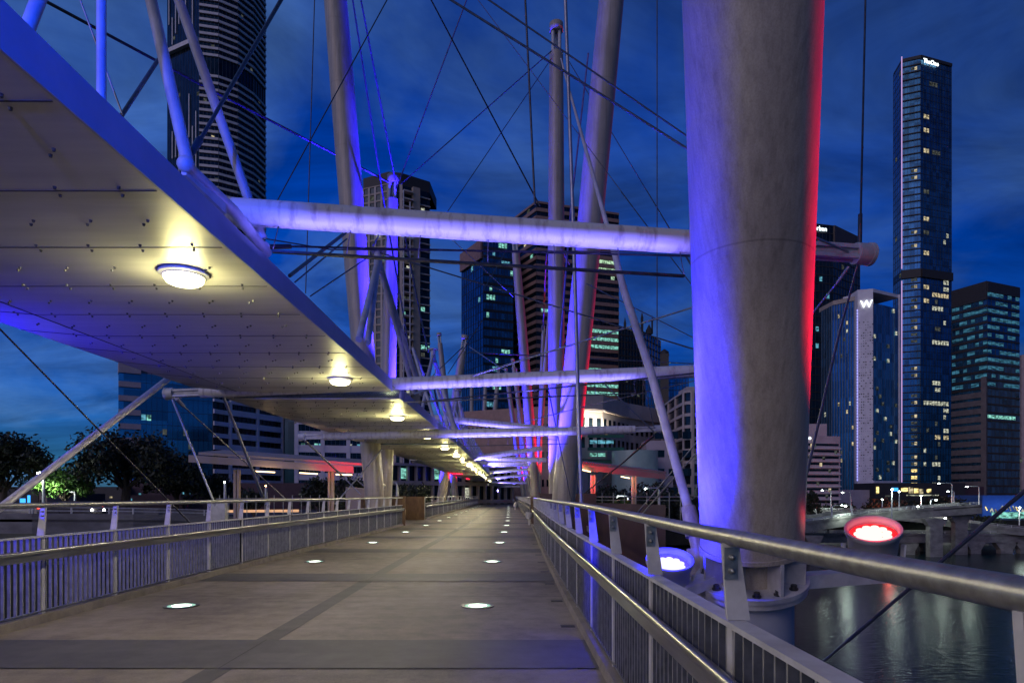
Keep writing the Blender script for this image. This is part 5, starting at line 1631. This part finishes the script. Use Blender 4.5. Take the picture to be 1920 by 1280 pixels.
road('low expressway close above the water across the right', [(1440, 1001, 135), (1600, 1001, 138), (1990, 1001, 142)], 9, 1.8,
     piers=[(1707, 138, 2.0, -8.6), (1740, 146, 2.0, -8.6), (1830, 140, 2.2, -8.6), (1888, 141, 2.6, -8.6), (1925, 141, 2.6, -8.6), (1640, 138, 2.2, -8.6)])
road('expressway running level behind the left fence', [(-200, 966, 50), (60, 967, 50), (250, 968, 52), (440, 972, 56)], 9, 1.35, piers=[(150, 52, 2, -1.9), (330, 54, 2, -1.9)])
# bank wall behind the low expressway
b = MB(); b.box((60, 164.5, WZ-.2), (400, 165, -8.4)); tag(b.build('river_wall', M['road_concrete']), 'dark river wall behind the expressway piers', 'wall')

# street lamps
lamp_n = 0
def street_lamp(label, px_, ybase, ytop, D, arm, mat='street_glow', watts=0, r=.24, col=(.8, 1, .85)):
    q = at(px_, ytop, D); zb = EYE+(CY-ybase)/F*D
    t = thing('street_lamp', label, 'street lamp', (q.x, D, zb), 'street lamps across the river')
    b = MB(); b.tube([(q.x, D, zb), (q.x, D, q.z-.3)] + ([(q.x+arm*.15, D, q.z), (q.x+arm, D, q.z)] if arm else [(q.x, D, q.z)]), [.16, .11] + ([.08, .06] if arm else [.07]), 6)
    b.build('pole', M['cable_pale'], t)
    b = MB(); b.ball((q.x+arm, D-.1, q.z-.12), r, 8, sz=.5); b.build('lantern', M[mat], t)
    if watts:
        point('street_lamp_light', (q.x+arm, D-1.0, q.z-.6), col, watts, .5)
        spot('street_lamp_beam', (q.x+arm, D-(0 if arm else .8), q.z-.4), (q.x+arm, D+2, q.z-9), col, watts*9, 140, .6, .3)
LM = [(1558, 955, 918, 160, -2.2, 'above the left end of the ramps'), (1595, 957, 922, 158, -2.0, 'in front of the pale podium'), (1597, 965, 946, 140, -2.2, 'standing on the left ramp parapet'),
      (1560, 990, 947, 128, 2.6, 'low at the left of the ramps'), (1654, 950, 935, 150, 0, 'leftmost of the lamps in the red trees'), (1672, 1000, 916, 132, 0, 'tall pole right of the red floodlight'),
      (1686, 962, 920, 136, 0, 'second tall pole right of the red floodlight'), (1699, 968, 948, 136, 2.4, 'on the upper ramp middle, arm to the right'), (1727, 950, 928, 150, 0, 'below the warm shopfronts'),
      (1745, 948, 936, 150, 1.2, 'below the amber shopfronts at right'), (1785, 947, 905, 145, -3, 'tall with a long left arm before the office tower'), (1789, 947, 920, 150, -1.5, 'shorter one beside the long armed lamp'),
      (1836, 946, 911, 136, -2.6, 'at the right end of the upper ramp'), (1911, 985, 950, 150, 0, 'at the far right before the blue wall'), (1772, 985, 970, 142, 0, 'small one under the upper ramp')]
for i, (px_, yb_, yt_, D, arm, wh) in enumerate(LM):
    street_lamp('street lamp ' + wh, px_, yb_, yt_, D, arm, watts=190 if i in (0, 3, 5, 8, 10, 12, 13) else 0)
for (px_, yb_, yt_, D, arm, wh) in [(1236, 950, 914, 75, -1.6, 'with a left arm behind the right platform'), (1178, 950, 929, 70, -1.2, 'glowing just behind the right platform railing'), (1310, 945, 935, 110, -1.5, 'half hidden beside the big mast')]:
    street_lamp('street lamp ' + wh, px_, yb_, yt_, D, arm, r=.14, watts=400 if px_ == 1178 else 0)
street_lamp('white street lamp at the left edge of the dark trees', 82, 960, 884, 60, -.4, r=.16, watts=200, col=(.9, 1, .8))
street_lamp('slim white street lamp before the white office', 422, 960, 901, 58, 0, r=.08)
street_lamp('amber street lamp right of the slim white lamp', 499, 945, 908, 56, 0, 'amber_glow', r=.08)
street_lamp('dark arched street pole among the left trees', 141, 965, 922, 62, -.6, 'w_dim', r=.06)
street_lamp('amber street lamp glowing under the far canopy', 843, 937, 924, 120, 0, 'amber_glow', r=.28, watts=300, col=(1, .55, .25))
street_lamp('thin white pole under the canopy left of the masts', 745, 940, 905, 50, -.3, 'w_dim', r=.05)

# traffic lights and street things, left
def signal(label, px_, py_, D, r=.13, mat='red_glow'):
    q = at(px_, py_, D)
    t = thing('traffic_light', label, 'traffic light', (q.x, D, -.7), 'traffic lights in the left street')
    MB().tube([(q.x, D+.2, -.7), (q.x, D+.2, q.z+.6)], .07, 6).build('pole', M['dark'], t)
    b = MB(); b.box((q.x-.2, D-.0, q.z-.75), (q.x+.2, D+.3, q.z+.3)); b.build('signal_box', M['dark'], t)
    b = MB(); b.ball((q.x, D-.05, q.z), r, 8); b.build('red_lamp', M[mat], t)
signal('red traffic light glowing beside the slanting prop', 73, 949, 58, .20)
signal('smaller red traffic light before the big dark tree', 192, 950, 60, .10)
signal('red brake light signal low above the expressway', 204, 957, 66, .09)
def shopbox(label, x0_, x1_, y0_, y1_, D, mat, name='street_stall', cat='shop', win=None):
    a, c = at(x0_, y0_, D), at(x1_, y1_, D)
    t = thing(name, label, cat, ((a.x+c.x)/2, D, -.75))
    MB().box((a.x, D, -.75), (c.x, D+5, a.z)).build('wall', M[mat], t)
    for w_ in (win or []):
        p_, q_ = at(w_[0], w_[1], D), at(w_[2], w_[3], D)
        MB().box((p_.x, D-.06, q_.z), (q_.x, D-.01, p_.z)).build('window', M[w_[4]], t)
shopbox('low shop with blue lit boards left of the traffic light', 20, 72, 928, 975, 75, 'charcoal', win=[(38, 934, 48, 942, 'blue_glow'), (52, 928, 57, 942, 'blue_glow'), (24, 953, 68, 955, 'w_white'), (38, 962, 47, 968, 'w_white')])
shopbox('tan building corner behind the red traffic light', 74, 88, 922, 955, 74, 'tan')
shopbox('low building with a warm lit row of lights behind the trees', 88, 150, 925, 975, 80, 'charcoal', win=[(90, 931, 98, 937, 'w_hot'), (100, 933, 110, 936, 'w_warm'), (126, 932, 133, 937, 'w_warm')])
shopbox('dark low building behind the big tree trunk', 150, 232, 938, 975, 84, 'charcoal', win=[(161, 939, 176, 944, 'w_dim')])
shopbox('dim red brick shop with a cyan lit sign', 226, 345, 928, 975, 78, 'maroon', win=[(239, 934, 248, 938, 'w_cyan'), (234, 932, 238, 939, 'red_glow'), (298, 965, 315, 968, 'w_cyan'), (288, 970, 312, 975, 'w_dim')])
shopbox('dim block with small cyan windows right of the trees', 340, 420, 912, 975, 88, 'charcoal', win=[(342, 922, 346, 926, 'w_cyan'), (351, 922, 358, 926, 'w_cyan'), (368, 941, 371, 943, 'w_dim')])
def car(label, px_, py_, D, col_mat, heading=1):
    q = at(px_, py_, D); z0 = -.22
    t = thing('car', label, 'car', (q.x, D, z0), 'cars on the left expressway')
    b = MB(); prof_ = [(-2.1,.3),(-2.15,.7),(-1.5,.85),(-.9,1.35),(.6,1.38),(1.3,.9),(2.05,.78),(2.15,.35)]
    n = len(prof_)
    vs = [(q.x+x*heading, D-.85, z0+z) for x, z in prof_]+[(q.x+x*heading, D+.85, z0+z) for x, z in prof_]
    b.add(vs, [tuple(range(n)), tuple(range(n, 2*n))[::-1]]+[(i, n+i, n+(i+1) % n, (i+1) % n) for i in range(n)])
    b.build('body', col_mat, t)
    for x in (-1.35, 1.35):
        w_ = MB(); w_.tube([(q.x+x, D-.9, z0+.32), (q.x+x, D+.9, z0+.32)], .32, 12); w_.build('wheel', M['dark'], t)
    for s_ in (-.55, .55):
        h_ = MB(); h_.ball((q.x+2.15*heading+s_*.9, D-.9, z0+.62), .10, 8); h_.build('headlight', M['head_glow'], t)
car('dark car with two bright headlights on the left expressway', 148, 972, 54, M['charcoal'])
# brake lights drawn out by a long exposure, built as a glowing red bar
b = MB(); b.bar(at(150, 973, 57), at(262, 975, 59), .1, .12); tag(b.build('brake_light_streak', emit_mat('red_streak_glow', (1, .08, .10), .5)), 'thin red streak of brake lights along the left expressway', 'rail')
b = MB(); b.bar(at(420, 958, 40), at(560, 957, 40), .1, .16); tag(b.build('light_strip', emit_mat('amber_strip_glow', (1, .55, .3), .8)), 'amber light strip along the ramp behind the left fence', 'light strip')

# ============================================================ TREES
def tree(label, cx_, ybase_z, D, w_, ztop, zlow, seed, leaf='leaf', n=2600, kind='round', size=.34, name='tree', cat='tree'):
    rr = random.Random(seed)
    x = (cx_-CX)/F*D
    t = thing(name, label, cat, (x, D, ybase_z), 'trees around the river')
    b = MB()
    hgt = ztop-zlow
    b.tube([(x, D, ybase_z), (x+.1, D, ybase_z+(zlow-ybase_z)*.7), (x, D, zlow+hgt*.4)], [w_*.035+.12, w_*.025+.08, .08], 8)
    hubs = []
    for k in range(9):
        a = rr.uniform(0, 6.28); rad_ = rr.uniform(.25, .42)*w_
        e_ = Vector((x+math.cos(a)*rad_, D+math.sin(a)*rad_*.8, zlow+hgt*rr.uniform(.2, .8)))
        s_ = Vector((x, D, zlow-.2+(zlow-ybase_z)*-.2))
        b.tube([s_, s_.lerp(e_, .5)+Vector((0,0,hgt*.08)), e_], [w_*.014+.05, .06, .02], 6)
        hubs.append(e_)
    b.build('trunk', M['bark'], t)
    c_ = MB()
    cl_ = []
    for k in range(46 if n > 1500 else 22):
        a = rr.uniform(0, 6.28); u_ = rr.random()**.5; ph = rr.uniform(-.1, 1)
        rx = w_*.5*u_*(1-.45*max(0, ph)**2)
        cl_.append((x+math.cos(a)*rx, D+math.sin(a)*rx*.8, zlow+hgt*(.12+.76*max(0, ph)*(1-.25*u_)), w_*rr.uniform(.07, .15)))
    for k in range(n):
        q = rr.choice(cl_)
        v_ = Vector((rr.gauss(0, 1), rr.gauss(0, 1), rr.gauss(0, .75)))
        v_ = v_.normalized()*q[3]*rr.uniform(.55, 1.25)
        p_ = Vector(q[:3])+v_
        e1 = Vector((rr.gauss(0, 1), rr.gauss(0, 1), rr.gauss(0, 1))).normalized()*size*rr.uniform(.5, 1.1)
        e2 = e1.cross(Vector((rr.gauss(0, 1), rr.gauss(0, 1), rr.gauss(0, 1)))).normalized()*size*.45
        c_.add([p_-e1, p_+e2, p_+e1, p_-e2], [(0,1,2,3)])
    c_.build('crown', M[leaf], t)
    return t
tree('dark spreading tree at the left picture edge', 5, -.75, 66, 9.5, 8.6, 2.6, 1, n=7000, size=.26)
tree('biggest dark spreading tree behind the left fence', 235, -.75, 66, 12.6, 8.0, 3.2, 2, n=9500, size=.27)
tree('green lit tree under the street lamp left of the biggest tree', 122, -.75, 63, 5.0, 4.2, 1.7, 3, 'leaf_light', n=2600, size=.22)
tree('dark bushy tree between the biggest tree and the blue glass block', 330, -.75, 72, 6.0, 5.0, 1.9, 4, n=3000, size=.26)
tree('dark tree at the left of the shelter', 400, -.75, 75, 6.5, 4.2, .4, 5, n=3000, size=.26)
tree('small dim tree between the leftmost trees', 95, -.75, 78, 5.5, 5.0, 2.4, 6, n=2000, size=.26)
tree('small dark tree before the white office under the shelter', 475, -.75, 52, 2.6, 2.4, .4, 7, n=1200, size=.16)
tree('dark tree behind the right end of the left shelter', 600, -.75, 52, 3.2, 3.4, .5, 8, n=1800, size=.18)
tree('dark tree beside the thick blue mast', 655, -.75, 50, 3.4, 3.4, .4, 9, n=1800, size=.18)
tree('dark tree right of the stone mast feet under the canopy', 775, -1, 58, 4.0, 2.9, .2, 10, n=2000, size=.2)
tree('dark tree on the far bank behind the right shelter', 1140, -4.9, 92, 9, 3.6, -2.5, 11, n=2600, size=.35)
tree('dark tree on the far bank left of the tapered strut', 1215, -4.9, 95, 12, 3.9, -2.5, 12, n=3400, size=.35)
tree('dim green bush behind the right platform railing', 1160, -4.9, 60, 3.0, 1.9, -.5, 13, 'leaf_light', n=900, size=.18)
tree('dark tree tucked beside the big mast', 1290, -4.9, 98, 7, 2.5, -2.5, 14, n=1800, size=.35)
tree('dark layered pine in front of the hotel slab', 1519, -4.9, 150, 4.5, 4.0, -3.5, 15, n=1800, size=.4)
tree('dark bushes below the hotel slab', 1575, -4.9, 168, 13, -.6, -4.2, 16, n=2400, size=.5)
tree('reddish lit tree in front of the dark podium', 1665, -4.9, 165, 15, .6, -4.0, 17, n=3000, size=.5)
tree('dark tree right of the reddish lit tree', 1720, -4.9, 168, 9, 0.2, -4.0, 18, n=2000, size=.5)
tree('round dark tree below the office tower', 1768, -4.9, 166, 14, 1.6, -3.8, 19, n=3200, size=.5)
tree('dark tree beside the blue wall', 1850, -4.9, 160, 8, -3.0, -8.0, 20, n=1600, size=.5)
q = at(1668, 950, 158)
point('red_tree_light', q, (1, .12, .08), 900, .6)
for k, px_ in enumerate((1650, 1690)):
    point('red_tree_light', at(px_, 940, 156), (1, .1, .06), 500, .6)

# ============================================================ PEOPLE far along the path
def person(label, x, y, lean, coat):
    t = thing('person', label, 'person', (x, y, .0), 'walkers at the end of the path')
    b = MB()
    # one continuous surface lofted from ankles to crown, with legs apart
    hp = Vector((x, y, .88))
    for s_ in (-1, 1):
        ft = Vector((x+s_*.12, y+s_*lean, .05))
        b.tube([ft+Vector((0,-.1,-.02)), ft, ft.lerp(hp, .5), hp+Vector((s_*.07, 0, .02))], [.045, .055, .075, .10], 8)
        b.tube([Vector((x+s_*.20, y, 1.42)), Vector((x+s_*.26, y-s_*lean*.3, 1.12)), Vector((x+s_*.24, y-s_*lean*.7, .85)), Vector((x+s_*.24, y-s_*lean*.8, .76))], [.055, .05, .04, .045], 8)
    b.tube([hp-Vector((0,0,.06)), hp+Vector((0,0,.2)), hp+Vector((0,0,.5)), hp+Vector((0,0,.6)), hp+Vector((0,0,.66))], [.16, .15, .20, .12, .055], 12)
    b.ball((x, y, 1.66), .11, 12, sz=1.2)
    b.build('body', coat, t)
person('person in dark clothes walking away at the far end of the path', -.45, 128, .18, M['dark'])
person('person in grey clothes beside the dark walker at the far end', .15, 131, -.16, plain('grey_coat', (.12, .12, .13), .8))
